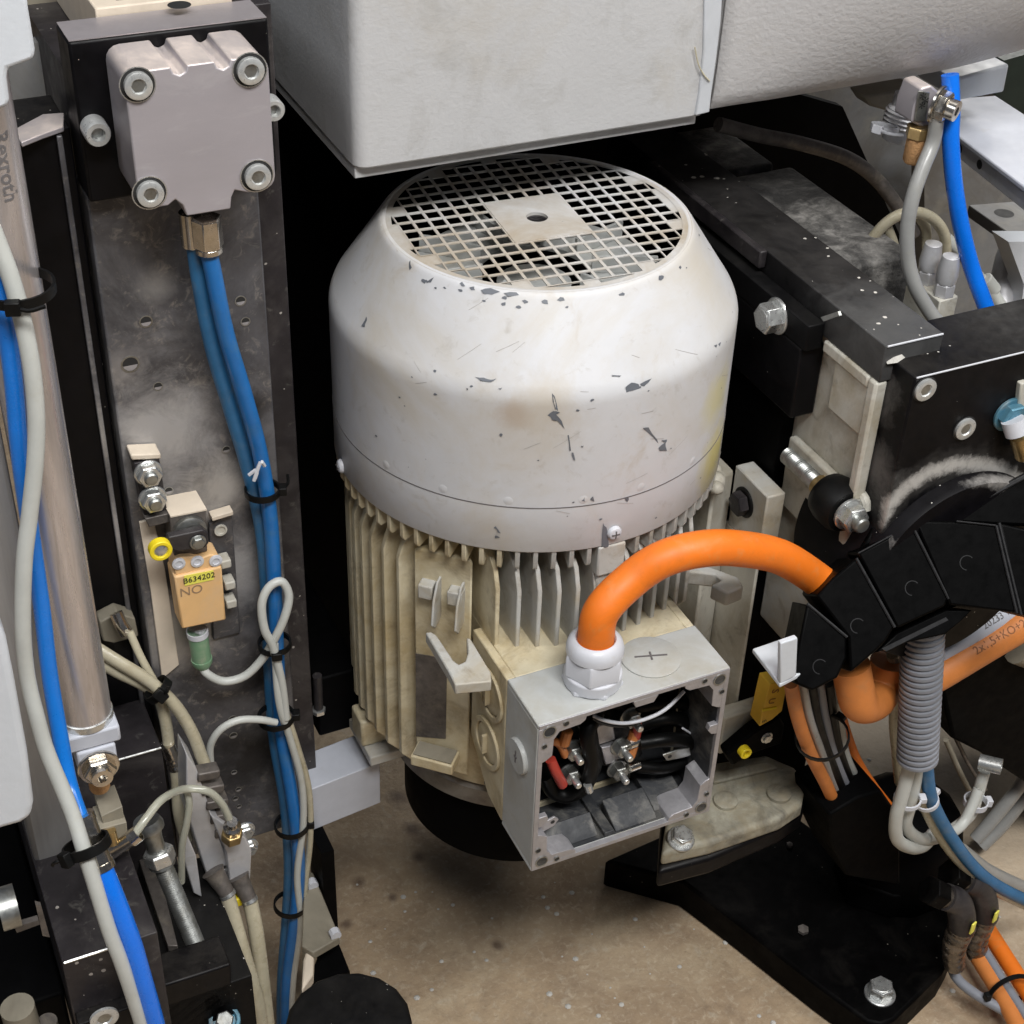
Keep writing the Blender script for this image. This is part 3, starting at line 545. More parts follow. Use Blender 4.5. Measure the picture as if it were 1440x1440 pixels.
# blind plugs on box: side and top
def disc_plug(f, r, h, cross, name='blind_plug'):
    b = MB(); b.lathe([(r, 0), (r, h*.6), (r*.94, h), (0, h)], f, 36); o = b.build(name, 'boxpaint', tb)
    c_ = MB(); s_ = r*cross; c_.box(-s_, s_, -.0006, .0006, h, h+.0004, f); c_.box(-.0006, .0006, -s_*.35, s_*.35, h, h+.0005, f); c_.build('cross_slot', 'greyink', o)
disc_plug(FR(PX(731, 1062, x0), XM, (0, 0, 1)), .0125, .0030, .4)
disc_plug(FR(PZ(915, 925, zt), ZP, (1, -.3, 0)), .0196, .0016, .55)
# cable gland
gp = PZ(833, 957, zt); gl = MB(); f = FR(gp, ZP, (.9, .45, 0))
mb = MB(); mb.lathe([(.0198, 0), (.0198, .0015), (.0185, .0035)], f, 6); mb.lathe([(.0185, .001), (.0185, .009), (.017, .010)], f, 40); g = mb.build('gland_body', 'gland', tb, bevel=.0006)
mb = MB(); mb.lathe([(.0178, .0085), (.0195, .0105), (.0195, .0245), (.0180, .0265)], FR(gp, ZP, (.55, .83, 0)), 6); mb.build('gland_hex', 'gland', g, bevel=.0008)
mb = MB(); mb.lathe([(.0182, .0255), (.0182, .029), (.0172, .0325), (.0150, .0352), (.0128, .0362), (.0118, .0350), (.0116, .030)], f, 48); mb.build('gland_dome', 'gland', g, ang=60)
text('MOT', .0042, None, 'greyink', g, 'moulded_lettering', fn=lambda v: Vector((gp.x+(.0188)*math.sin(-.75+v.x/.0188), gp.y-(.0188)*math.cos(-.75+v.x/.0188), gp.z+.0048+v.y))) if False else None
# drive end: flange and pulley
mb = MB(); mb.lathe([(.094, -.405), (.1, -.4085), (.1, -.423), (.094, -.428), (.06, -.430), (.03, -.431), (0, -.431)], None, 96); mb.build('drive_flange', 'flange', mot)
mb = MB(); mb.lathe([(.03, -.4315), (.085, -.4345), (.0866, -.437), (.0866, -.495), (.08, -.499), (0, -.499)], None, 96); tag(mb.build('pulley', 'blackdark', mot), 'black round pulley below the drive flange', None)
# foot plate on the right with dark hex bolt
mb = MB(); mb.prism([(.1465, -.0825, -.2005), (.1465, -.0398, -.2005), (.1465, -.0398, -.252), (.1465, -.0825, -.252)], (.0150, 0, 0)); foot = mb.build('foot_tab', 'castgrey', mot, bevel=.0012)
mb = MB(); mb.box(.1465, .1490, -.0822, -.0, -.43, -.2522); mb.build('foot_plate', 'castwhite', mot, bevel=.0008)
mb = MB(); mb.box(.128, .1640, -.096, -.0829, -.43, -.392); mb.build('foot_block', 'castwhite', mot, bevel=.0015)
mb = MB(); mb.prism([(.1180, -.058, -.192), (.1463, -.040, -.205), (.1463, -.02, -.205), (.1180, -.02, -.192)], (0, 0, -.2)); mb.build('foot_web', 'castwhite', mot, bevel=.003)
hex_bolt(mot, PX(1047, 706, .1463), XM, .0092, 'foot_bolt', h=.0065, m='blacksteel', mw=M['rubber'])
for i in range(7):                                           # rough cast lumps between the cowl and the foot
    b = MB(); p = Vector((.112+.004*i, -.068+.007*i+random.uniform(-.003, .003), -.196+random.uniform(-.006, .006))); s_ = random.uniform(.004, .007)
    b.lathe([(0, -s_), (s_*.8, -s_*.7), (s_*1.2, 0), (s_*.7, s_*.7), (0, s_*.9)], Matrix.Translation(p) @ Matrix.Rotation(i*.7, 4, 'X'), 6); b.build('cast_boss', 'castwhite', mot, bevel=.0015)

# ================================================================== ORANGE CABLE into the energy chain
gtop = gp+Vector((0, 0, .028))
hose('power_cable', [gp+Vector((0, 0, .008)), gp+Vector((0, 0, .034)), gp+Vector((.0035, .001, .056)), P(892, 812, -.159), P(935, 785, -.162), P(985, 772, -.165), P(1035, 771, -.163), P(1035, 771, -.163).lerp(PN(1145, 812, OCH+NCH*.022, NCH), .52)+Vector((0, 0, .006)), PN(1145, 812, OCH+NCH*.022, NCH), PN(1180, 842, OCH+NCH*.022, NCH), PN(1205, 870, OCH+NCH*.022, NCH)], .0115, 'orange', 'thick bright orange cable arching from terminal box gland into black energy chain', 'cable', n=28, sub=10)

# ================================================================== TOP COVER
cv = thing('machine_cover', 'big light grey textured sheet cover overhanging the motor', 'cover', (.1, .2, .05))
zc = .0490
mb = MB(); a_, b_ = -.1175, .1130; r_ = .008
pr = [(a_, .40)]+[(a_, .02)]+[(a_+r_-r_*math.cos(R(t)), .001+r_-r_*math.sin(R(t))) for t in (0, 22, 45, 67, 90)]+[(b_, .001), (b_, .4)]
mb.prism([(x_, y_, zc) for x_, y_ in pr], (0, 0, .36)); mb.build('cover_body', 'cover', cv, bevel=.0015)
mb = MB(); mb.prism([(a_+.0012, .007, zc-.0075), (a_+.0012, .39, zc-.0075), (a_+.10, .39, zc-.0075), (b_, .007, zc-.0075)], (0, 0, .0078)); mb.build('bottom_flange', 'cover', cv, bevel=.0006)
mb = MB(); pts = [P(992, -40, -.001), P(1018, -40, -.001), P(1014, 30, -.001), P(1008, 80, -.001), P(1001, 130, -.001), P(998, 158, -.001), P(978, 163, -.001), P(984, 130, -.001), P(990, 70, -.001)]
mb.prism(pts, (0, .003, 0)); mb.build('seam_strip', 'seam', cv, bevel=.0008)
mb = MB(); mb.tube([P(977, 66, -.0015), P(982, 90, -.0015), P(990, 105, -.002), P(998, 114, -.002)], .0005, 6, 5); mb.build('stray_fibre', 'beigehose', cv)
# curved moulded half on the right: a lofted belly
import itertools
cols = []
edge = [(1000, 163), (1040, 156), (1080, 150), (1135, 139), (1200, 128), (1270, 116), (1340, 103), (1400, 86), (1450, 72), (1530, 40)]
for i, (px, py) in enumerate(edge):
    t = i/(len(edge)-1); base = P(px, py, .015-.02*t); ring = []
    bulge = .004+.055*math.sin(min(1, max(0, (i-1)/6))*math.pi/2)
    for k_ in range(13):
        s = k_/12; hgt = s*.34
        off = -bulge*(1-math.exp(-s*6))*(1.15-.25*s)
        ring.append(Vector((base.x+.02*s*t, base.y+off, base.z+hgt)))
    under = Vector((base.x, base.y+.30, base.z-.002)); cols.append([under, base+Vector((0, .012, -.003))]+ring)
vs = [v for c_ in cols for v in c_]; nk = len(cols[0]); fs = [(i*nk+k_, i*nk+k_+1, (i+1)*nk+k_+1, (i+1)*nk+k_) for i in range(len(cols)-1) for k_ in range(nk-1)]
mb = MB(); mb.add(vs, fs); o = mb.build('moulded_belly', 'coverbump', cv, ang=80)
sd = o.modifiers.new('soft', 'SUBSURF'); sd.levels = 1; sd.render_levels = 1; so = o.modifiers.new('wall', 'SOLIDIFY'); so.thickness = .003

# dark interior behind the motor; a black backdrop sheet paints its shade
mb = MB(); mb.box(-.158, .30, .24, .25, -.58, .40); tag(mb.build('shade_backdrop', 'blackdark'), 'black backdrop painting the shade behind the motor under the cover', 'wall')
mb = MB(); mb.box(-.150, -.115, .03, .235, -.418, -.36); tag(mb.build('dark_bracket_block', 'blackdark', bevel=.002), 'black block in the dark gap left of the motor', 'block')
t = thing('clamping_stud', 'dull vertical stud with bright end in the dark gap left of the motor', 'stud', P(447, 1005, .02))
mb = MB(); mb.tube([P(446, 950, .02), P(448, 995, .02)], .0035, 12, 1); mb.build('shank', 'blacksteel', t); mb = MB(); mb.lathe([(.0055, 0), (.0055, .003), (0, .0035)], FR(P(448, 1001, .02), ZP), 6); mb.build('nut', 'zinc', t)

# ================================================================== LEFT COLUMN
colm = thing('machine_column', 'dark stained steel column plate with drilled holes left of the motor', 'column', (-.22, .02, -.45))
mb = MB(); mb.box(-.2718, -.1765, 0, .030, -.47, .0600); mb.build('face_plate', 'steelplate', colm, bevel=.0012)
mb = MB(); mb.box(-.1763, -.1585, .014, .24, -.50, .1475); mb.build('side_plate', 'blacksteel', colm, bevel=.0008)
mb = MB(); mb.box(-.27, -.177, .0305, .24, -.50, .12); mb.build('column_core', 'blacksteel', colm)
for px, py, r_ in ((205, 452, .0034), (338, 423, .0030), (345, 452, .0026), (183, 512, .0048), (222, 543, .0026), (318, 632, .0024), (327, 1011, .0028), (328, 1034, .0026), (329, 1086, .0020), (335, 1110, .0020), (331, 1123, .0020), (336, 1134, .0018), (237, 690, .0026)):
    p = P(px, py, 0); f = FR(p, YM); b = MB(); b.lathe([(r_*1.15, -.0002), (r_*1.15, .0003), (r_*.95, .0003), (r_*.9, -.001)], f, 20); o = b.build('hole_edge', 'zincdull', colm)
    b = MB(); b.lathe([(r_*.95, .00015), (0, .00015)], FR(p+Vector((0, 0, 0)), YM), 20); b.build('drilled_hole', 'ink', o)
    b = MB(); vs = [p+Vector((r_*.9*math.cos(R(t_)), -.00025, r_*.9*math.sin(R(t_)))) for t_ in range(190, 351, 16)]; b.add(vs, [tuple(range(len(vs)))]); b.build('lit_crescent', 'rawalu', o)  # pale crescent paints the lit lower side of the hole
# black bracket plate with grey top edge, on the column's head
br = thing('bracket_plate', 'black bracket plate with grey machined top edge behind the aluminium block', 'plate', (-.22, .005, .06))
mb = MB(); mb.box(-.2722, -.1680, -.0105, .0195, .0605, .1480); mb.build('plate', 'black', br, bevel=.0016)
mb = MB(); mb.box(-.2716, -.1686, -.0098, .0190, .1481, .1486); mb.build('machined_top', 'machined', br)
socket_screw(br, P(131, 178, -.0107), YM, .0068, h=.012); socket_screw(br, P(378, 147, -.0107), YM, .0062, h=.010)
# beige dusty rail above the bracket
rl = thing('linear_rail', 'beige dusted rail with slot and hole above the bracket plate', 'rail', (-.22, .1, .14))
mb = MB(); mb.box(-.251, -.178, .0200, .40, .120, .1530); mb.build('rail', 'beigetop', rl, bevel=.001)
mb = MB(); mb.box(-.238, -.232, .028, .07, .1531, .1535); mb.build('slot', 'tanpanel', rl, bevel=.001); mb = MB(); mb.lathe([(.0062, .0001), (0, .0001)], FR(PZ(252, 7, .1531), ZP), 24); mb.build('hole', 'ink', rl)
# aluminium block with four screws, grooves on its top and a fitting below
al = thing('aluminium_junction_block', 'square aluminium block with four countersunk screws on the bracket plate', 'block', (-.22, -.03, .07))
X0_, X1_, Z0_, Z1_, yf_, yb_ = -.2555, -.1845, .0765, .1485, -.0520, -.0110
A = P(172, 108, yf_); Bq = P(369, 82, yf_)
def rr(x0, x1, z0, z1, r):
    o_ = []
    for cx, cz, a0 in ((x1-r, z1-r, 0), (x0+r, z1-r, 90), (x0+r, z0+r, 180), (x1-r, z0+r, 270)):
        o_ += [(cx+r*math.cos(R(a0+t)), cz+r*math.sin(R(a0+t))) for t in (0, 22, 45, 67, 90)]
    return o_
a0p = P(176, 112, yf_); b0p = P(384, 262, yf_)
x0b, x1b, z1b, z0b = a0p.x-.0005, P(383, 180, yf_).x, (P(260, 92, yf_).z), P(215, 293, yf_).z
pts = rr(x0b, x1b, z0b, z1b, .0075)
# top grooves
def grooved(x0, x1, z0, z1, r):
    p_ = rr(x0, x1, z0, z1, r); top = p_[:5]; tl = p_[5:10]; rest = p_[10:]
    gx = [x1-.0235, x0+.0275]; g_ = []
    for c_ in gx: g_ += [(c_+.0042, z1), (c_+.0032, z1-.0032), (c_, z1-.0046), (c_-.0032, z1-.0032), (c_-.0042, z1)]
    tabx0, tabx1 = x0+(x1-x0)*.315, x0+(x1-x0)*.68
    bl, brr = rest[:5], rest[5:]
    tab = [(tabx0-.008, z0), (tabx0-.004, z0+.0028), (tabx0-.0005, z0-.001), (tabx0+.001, z0-.0075), (tabx1-.002, z0-.0075), (tabx1-.001, z0-.001), (tabx1+.001, z0+.0028), (tabx1+.008, z0)]
    return top+g_+tl+bl+tab+brr
mb = MB(); mb.prism([(x_, yf_, z_) for x_, z_ in grooved(x0b, x1b, z0b, z1b, .0075)], (0, yb_-yf_, 0)); mb.build('block_body', 'alu', al, bevel=.0008)
for px, py in ((193, 119), (351, 98), (210, 271), (361, 247)):
    p = P(px, py, yf_-.0001); f = FR(p, YM); b = MB(); b.lathe([(.0088, .0001), (0, .0001)], f, 28); o = b.build('counterbore', 'ink', al)
    b = MB(); b.lathe([(.0090, .0), (.0092, .0004), (.0086, .0004)], f, 28); b.build('bore_edge', 'zinc', al)
    socket_screw(al, p+Vector((0, -.0002, 0)), YM, .0070, h=.0030)
ft = P(291, 318, -.032); mb = MB(); hexprof(mb, .0085, 0, .018, FR(ft-Vector((0, 0, .012)), ZP)); mb.lathe([(.0075, -.0035), (.0075, 0)], FR(ft-Vector((0, 0, .012)), ZP), 24); fit = mb.build('hose_fitting', 'chrome', al, bevel=.0005)
mb = MB(); mb.lathe([(.0062, -.004), (.0062, .016)], FR(P(268, 312, -.022)-Vector((0, 0, .01)), ZP), 20); mb.build('hose_fitting', 'chrome', al)

# hoses on the column
hose('blue_hose', [(290, 335, -.032), (300, 385, -.032), (318, 470, -.030), (345, 560, -.026), (366, 640, -.022), (380, 730, -.02), (386, 830, -.02), (390, 930, -.02), (396, 1030, -.022), (412, 1130, -.024), (420, 1220, -.026), (414, 1300, -.026), (404, 1380, -.026), (402, 1460, -.026)], .0049, 'midblue', 'brighter blue hose from aluminium block down the dark column', 'hose', 'twin blue hoses on the column')
hose('blue_hose', [(272, 330, -.022), (282, 400, -.022), (300, 490, -.020), (325, 575, -.016), (350, 660, -.012), (368, 740, -.010), (376, 830, -.010), (380, 930, -.010), (386, 1030, -.012), (402, 1130, -.014), (408, 1220, -.014), (404, 1300, -.014), (398, 1380, -.014), (397, 1460, -.014)], .0050, 'darkblue', 'duller dusty blue hose behind the brighter one on the column', 'hose', 'twin blue hoses on the column')
hose('sensor_cable', [(283, 935, -.016), (292, 948, -.020), (315, 958, -.022), (345, 950, -.024), (370, 925, -.026), (385, 900, -.032), (400, 868, -.034), (406, 838, -.032), (396, 818, -.030), (378, 826, -.030), (368, 850, -.032), (372, 885, -.034), (384, 910, -.034), (396, 960, -.034), (402, 1010, -.034)], .0029, 'whitehose', 'thin pale cable curling from the green plug round the blue hoses', 'cable')
hose('pale_tube', [(386, 905, -.030), (392, 985, -.034), (408, 1040, -.032), (424, 1100, -.03), (426, 1160, -.03), (418, 1230, -.03), (422, 1300, -.03), (412, 1380, -.03), (408, 1460, -.03)], .0026, 'whitehose', 'pale tube strapped along the right of the blue hoses', 'tube')
hose('pale_tube', [(398, 990, -.03), (418, 1050, -.03), (434, 1110, -.028), (436, 1180, -.028), (428, 1260, -.026), (430, 1340, -.026), (424, 1460, -.026)], .0024, 'beigehose', 'rearmost thin tube bowing out right of the blue hoses', 'tube')
hose('looped_tube', [(296, 1075, -.028), (296, 1048, -.03), (310, 1026, -.032), (335, 1013, -.033), (365, 1012, -.033), (388, 1016, -.032)], .0026, 'whitehose', 'short pale tube arching from the valve bundle to the blue hoses', 'tube')
cable_tie(P(369, 690, -.018), P(366, 640, -.02)-P(374, 760, -.02), .0100, 'rubber', 'black cable tie with cut ends below the white tag on the blue hoses', tail=.01, head=(1, -.3, 0))
mb = MB(); mb.tube([P(350, 668, -.034), P(362, 660, -.036), P(357, 676, -.036), P(366, 650, -.036), P(372, 655, -.034)], .0012, 6, 3); tag(mb.build('frayed_tie_end', 'gland'), 'white frayed tie end poking out over the blue hoses', 'tie end')
cable_tie(P(386, 905, -.024), P(384, 860, -.02)-P(392, 960, -.02), .0100, 'rubber', 'black cable tie where the pale sensor cable crosses the blue hoses', head=(-.2, -1, 0))
cable_tie(P(388, 1008, -.024), P(384, 960, -.02)-P(394, 1050, -.02), .0115, 'rubber', 'black cable tie at the end of the short arching tube', head=(1, -.3, 0))
cable_tie(P(410, 1160, -.024), P(404, 1110, -.02)-P(414, 1210, -.02), .0115, 'rubber', 'black cable tie beside the white block low on the blue hoses', head=(1, -.3, 0))
cable_tie(P(408, 1272, -.022), P(412, 1220, -.02)-P(404, 1330, -.02), .0115, 'rubber', 'lowest black cable tie on the blue hoses', head=(1, -.3, 0))

# limit switch group
ls = thing('limit_switch', 'orange limit switch with yellow roller lever screwed on the column', 'switch', (-.24, -.02, -.25))
slab([(245, 812), (312, 797), (318, 872), (256, 885)], -.026, .018).build('switch_body', 'sensor', ls, bevel=.0012)
slab([(246, 788), (254, 784), (270, 783), (280, 786), (296, 780), (308, 782), (312, 796), (246, 810)], -.024, .016).build('switch_head', 'sensor', ls, bevel=.001)
for px, py in ((251, 792), (277, 789), (303, 788)):
    b = MB(); b.lathe([(.0042, 0), (.0042, .001), (.0024, .0014), (.0022, .0006), (0, .0006)], FR(P(px, py, -.0241), YM), 18); b.build('eyelet', 'gland', ls)
slab([(259, 810), (300, 802), (301, 815), (260, 824)], -.0265, .0004).build('yellow_tag', 'yellowlabel', ls)
cc = P(280, 813, -.0268); xd = (P(300, 808, -.0268)-P(260, 817, -.0268)).normalized(); fz = FR(cc, YM, xd)
text('B634202', .0058, fz, 'ink', ls)
text('NO', .0095, FR(P(269, 831, -.0262), YM, xd), 'faint', ls, 'handwriting')
mb = MB(); mb.prism([P(242, 712, -.020), P(287, 702, -.020), P(294, 722, -.020), P(248, 734, -.020)], (0, .019, 0)); 
slab([(238, 726), (290, 718), (292, 776), (246, 786)], -.020, .0195).build('mount_block', 'scraped', ls, bevel=.001)
mb = MB(); a1_, b1_ = P(240, 728, -.0205), P(291, 718, -.0205); mb.prism([a1_, b1_, b1_+Vector((-.001, .0205, .001)), a1_+Vector((-.001, .0205, .001))], (0, 0, .001)); mb.build('dust_cap', 'beigetop', ls)
b = MB(); b.lathe([(.0105, 0), (.0105, .003), (.009, .004), (0, .004)], FR(P(266, 745, -.0205), YM), 28); b.build('pivot_boss', 'zincdull', ls)
slab([(236, 756), (286, 745), (293, 750), (294, 764), (288, 771), (250, 776), (238, 772)], -.032, .006).build('roller_lever', 'blacksteel', ls, bevel=.001)
hex_bolt(ls, P(278, 762, -.0325), YM, .0042, 'lever_screw', h=.002, m='zincdull')
f = FR(P(225, 772, -.034), YM); b = MB(); hollow_ring(b, .0042, .0070, -.003, .003, f, 32); b.build('roller', 'yellow', ls, bevel=.0006)
b = MB(); b.lathe([(.0044, -.003), (.0044, .002), (.0020, .0034), (0, .0034)], f, 20); b.build('roller_pin', 'zinc', ls)
slab([(294, 738), (326, 720), (338, 890), (300, 900)], -.003, .0032).build('back_strip', 'steelplate', ls, bevel=.0006)
mb = MB(); a1_, b1_ = P(298, 728, -.008), P(328, 719, -.008); mb.prism([a1_, b1_, b1_+Vector((0, .0078, 0)), a1_+Vector((0, .0078, 0))], (0, 0, -.003)); mb.build('bent_tab', 'beigetop', ls, bevel=.0005)
for px, py in ((312, 782), (318, 812), (320, 838)): 
    b = MB(); b.box(-.0035, .0035, -.0032, .0032, 0, .010, FR(P(px, py, -.0035), YM)); b.build('side_clip', 'castwhite', ls, bevel=.001)
b = MB(); b.lathe([(.0042, 0), (.0042, .001), (.003, .001), (.003, -.001)], FR(P(310, 745, -.0045), YM), 20); b.build('slot_ring', 'castwhite', ls)
b = MB(); p0, p1 = P(277, 886, -.016), P(284, 930, -.016); b.tube([p0, p1], .0065, 20, 1, rf=None); o = b.build('green_plug', 'green', ls)
b = MB(); ax = p1-p0; b.lathe([(.0072, 0), (.0072, .004)], FR(p0, ax), 20); b.build('plug_collar', 'gland', ls); b = MB(); b.lathe([(.0070, -.003), (.0070, 0), (.005, .004)], FR(p1, ax), 20); b.build('plug_collar', 'green', ls)
# nut clamp above the switch
nc = thing('clamp_block', 'small clamp block with two shiny nuts above the limit switch', 'clamp', P(215, 740, -.01))
slab([(188, 652), (224, 644), (236, 722), (204, 730)], -.012, .0115).build('clamp_plate', 'blacksteel', nc, bevel=.0008)
for (px, py) in ((208, 664), (214, 700)):
    p = P(px, py, -.0122); hex_bolt(nc, p, YM, .0078, 'hex_nut', h=.0052, m='zinc', washer=1.12)
    b = MB(); b.lathe([(.0042, .006), (.0042, .0085), (.0034, .0095), (0, .0095)], FR(p, YM), 16); b.build('stud_end', 'zincdull', nc)
mb = MB(); a1_, b1_ = P(184, 640, -.0125), P(226, 638, -.0125); mb.prism([a1_, b1_, b1_+Vector((0, .012, .0005)), a1_+Vector((0, .012, .0005))], (0, 0, -.004)); mb.build('dust_cap', 'beigetop', nc, bevel=.001)
slab([(204, 730), (238, 722), (240, 734), (210, 742)], -.016, .0155).build('clamp_foot', 'scraped', nc, bevel=.0006)
# pale strip down the left edge of the column beside the switch
mb = slab([(196, 735), (216, 730), (232, 800), (252, 935), (228, 955), (212, 830)], -.0024, .0022); tag(mb.build('guide_strip', 'beigetop', bevel=.0004), 'dust covered beige strip along the column edge under the roller', 'strip')

# ================================================================== BLACK PROFILES between column and cylinder
pf = thing('guide_profile', 'tall black guide profile with pale top face left of the column', 'profile', (-.29, .02, -.40))
mb = MB(); mb.prism([P(150/1+0-70, 102-0, .0)]*0 or [(-.3075, .012, -.37), (-.2735, .012, -.37), (-.2735, .06, -.37), (-.3075, .06, -.37)], (0, 0, .465)); mb.build('profile', 'black', pf, bevel=.001)
mb = MB(); mb.box(-.3035, -.3005, .0085, .0118, -.37, .093); mb.build('edge_line', 'steelplate', pf, bevel=.0006)  # paler strips paint the highlight lines down the black profile
mb = MB(); mb.box(-.2815, -.2785, .0085, .0118, -.37, .092); mb.build('edge_line', 'steelplate', pf, bevel=.0006)
mb = MB(); a1_, b1_, c1_, d1_ = (PZ(*q, .0960) for q in ((17, 183), (90, 158), (89, 178), (30, 200))); e1_ = PZ(60, 160, .096); mb.prism([a1_, e1_, b1_, c1_, PZ(60, 188, .096), d1_], (0, 0, -.003)); mb.build('profile_top', 'alu', pf, bevel=.0006)
mb = slab([(-10, 80), (46, 60), (76, 60), (98, 190), (90, 180), (10, 195), (-10, 205)], .10, .01); tag(mb.build('rear_sheet', 'greypanel'), 'dull grey sheet behind the black guide profile', 'panel')
mb = slab([(25, -30), (110, -30), (118, 70), (118, 160), (60, 80)], .135, .01); tag(mb.build('rear_post', 'tanpanel'), 'dusty olive post behind the bracket plate', 'post')
t = thing('white_hood', 'pale blue white hood corner at the upper left', 'panel', P(20, 80, -.12))
slab([(-60, -60), (34, -60), (40, 10), (50, 70), (49, 84), (12, 97), (10, 110), (14, 140), (12, 150), (-5, 157), (-60, 170)], -.13, .012).build('hood', 'whitepaint', t, bevel=.002)
t = thing('white_guard', 'white rounded guard at the lower left edge', 'guard', P(20, 1150, -.24))
slab([(-60, 850), (-5, 870), (10, 900), (22, 960), (40, 1060), (49, 1130), (46, 1150), (30, 1160), (-60, 1185)], -.235, .03).build('guard', 'whitepaint', t, bevel=.004, seg=4)

# ================================================================== PNEUMATIC CYLINDER
cy = thing('pneumatic_cylinder', 'polished pneumatic cylinder tube standing along the left edge', 'cylinder', (-.336, -.1, -.235))
ctop, cbot = P(-18, 180, -.100), P(116, 1005, -.100); cbot = Vector((ctop.x*.5+cbot.x*.5, -.1, cbot.z)); ctop = Vector((cbot.x, -.1, .30)); rc = .0148
mb = MB(); mb.lathe([(rc, 0), (rc, ctop.z-cbot.z)], FR(cbot, ZP), 48); mb.build('tube', 'rod', cy)
mb = MB(); mb.lathe([(rc+.0008, -.002), (rc+.0008, .0025), (rc, .003)], FR(cbot, ZP), 48); mb.build('end_ring', 'zinc', cy)
mb = MB(); mb.box(cbot.x-rc-.001, cbot.x+rc+.001, -.115, -.083, cbot.z-.014, cbot.z-.0022); mb.box(cbot.x-rc+.004, cbot.x+rc-.003, -.116, -.088, cbot.z-.034, cbot.z-.0142); mb.build('end_cap', 'whiteblock', cy, bevel=.0015)
mb = MB(); mb.lathe([(.006, -.008), (.0062, -.024), (.0055, -.026), (0, -.026)], FR(cbot+Vector((0, -.006, -.030)), ZP), 20); mb.build('silencer', 'bronze', cy)
hex_bolt(cy, Vector((cbot.x, -.1162, cbot.z-.028)), YM, .0098, 'port_nut', h=.005, m='chrome')
b = MB(); hollow_ring(b, .003, .0062, .006, .011, FR(Vector((cbot.x, -.1162, cbot.z-.028)), YM), 24); b.build('port_ring', 'chrome', cy)
la = math.atan2(-1, .25)
lz = P(8, 235, -.114).z; lc = P(8, 235, -.114)
ang0 = math.asin(max(-1, min(1, (lc.x-cbot.x)/rc)))
text('Rexroth', .0100, None, 'greyink', cy, fn=lambda v: Vector((cbot.x+(rc+.00012+v.z)*math.sin(ang0+v.y/rc), cbot.y-(rc+.00012+v.z)*math.cos(ang0+v.y/rc), lz-v.x)), bold=.0002)
# light grey profile and tubes left of it
mb = MB(); mb.box(cbot.x-.045, cbot.x-.0165, -.10, -.07, -.36, .35); tag(mb.build('aluminium_profile', 'silverprofile', bevel=.003), 'light grey aluminium profile behind the hoses at the left edge', 'profile')
hose('white_hose', [(-12, 320, -.12), (18, 400, -.125), (40, 490, -.13), (50, 570, -.132), (50, 640, -.133), (42, 720, -.134), (34, 790, -.136), (32, 880, -.138), (38, 950, -.14), (52, 1010, -.148), (67, 1060, -.155), (100, 1140, -.17), (117, 1193, -.182), (133, 1243, -.19), (153, 1307, -.198), (173, 1360, -.203), (197, 1433, -.206), (206, 1470, -.206)], .0043, 'whitehose', 'thick white hose running down the left side over the blocks', 'hose')
hose('blue_hose', [(-12, 350, -.118), (4, 430, -.118), (18, 530, -.119), (28, 640, -.12), (42, 740, -.12), (58, 850, -.122), (70, 950, -.127), (83, 1027, -.136), (97, 1100, -.150), (112, 1147, -.166), (120, 1165, -.170)], .0045, 'blue', 'blue hose between white hose and polished cylinder', 'hose')
hose('bright_blue_hose', [(142, 1216, -.182), (160, 1260, -.190), (183, 1320, -.198), (200, 1377, -.203), (217, 1437, -.206), (226, 1475, -.206)], .0058, 'brightblue', 'vivid blue hose leaving the metal connector at bottom left', 'hose')
t = thing('hose_connector', 'shiny metal sleeve joining two blue hoses at lower left', 'connector', P(130, 1180, -.16))
b = MB(); p0, p1 = P(116, 1150, -.168), P(143, 1217, -.182); b.tube([p0, p1], .0066, 24, 1); b.build('sleeve', 'chrome', t)
for p_ in (p0, p1): b = MB(); b.lathe([(.0072, -.002), (.0072, .002)], FR(p_, p1-p0), 24); b.build('sleeve_ring', 'chrome', t)
cable_tie(P(122, 1190, -.178), p1-p0, .0120, 'rubber', 'black cable tie holding white hose to the metal connector', w_=.006, head=(-1, -.6, 0), tail=.006)
cable_tie(P(24, 405, -.118), ZP, .0165, 'rubber', 'black cable tie round the polished cylinder and its hoses', w_=.005, head=(-.3, -1, 0), tail=.012)
hose('thin_flat_strip', [(134, 1210, -.176), (150, 1255, -.184), (166, 1305, -.190), (176, 1340, -.194)], .0026, 'gland', 'narrow white strip between white hose and vivid blue hose', 'strip')

# ================================================================== LOWER LEFT BLOCKS
bk = thing('base_block', 'long dark speckled steel block under the white hose at lower left', 'block', (-.36, -.05, -.45))
mb = MB(); mb.box(-.3755, -.3200, -.182, .05, -.420, -.320); mb.build('block_body', 'blacksteel', bk, bevel=.0008)
mb = MB(); a1_, b1_ = Vector((-.3745, -.1823, -.3200)), Vector((-.3462, -.1823, -.3200)); mb.tube([a1_, b1_], .0009, 6, 1); mb.build('bright_edge', 'zinc', bk)
mb = MB(); mb.box(-.3745, -.338, -.192, -.1822, -.42, -.366); mb.build('lower_step', 'black', bk, bevel=.0008)
socket_screw(bk, P(146, 1430, -.193), YM, .0085, h=.002)
mb = MB(); mb.box(-.3200+.0003, -.279, -.0382, .05, -.480, -.3160); o = mb.build('stepped_block', 'blacksteel', bk, bevel=.0008)
mb = MB(); mb.tube([Vector((-.3192, -.0385, -.3162)), Vector((-.2795, -.0385, -.3162))], .0008, 6, 1); mb.build('bright_edge', 'zinc', bk)
mb = MB(); mb.box(-.3195, -.2600, -.150, -.0384, -.50, -.430); mb.build('sunk_table', 'blackspeck', bk, bevel=.001)
mb = slabz([(180, 1160), (190, 1152), (225, 1230), (250, 1330), (236, 1330), (205, 1240)], -.415, .010); mb.build('ledge_strip', 'scraped', bk, bevel=.0006)
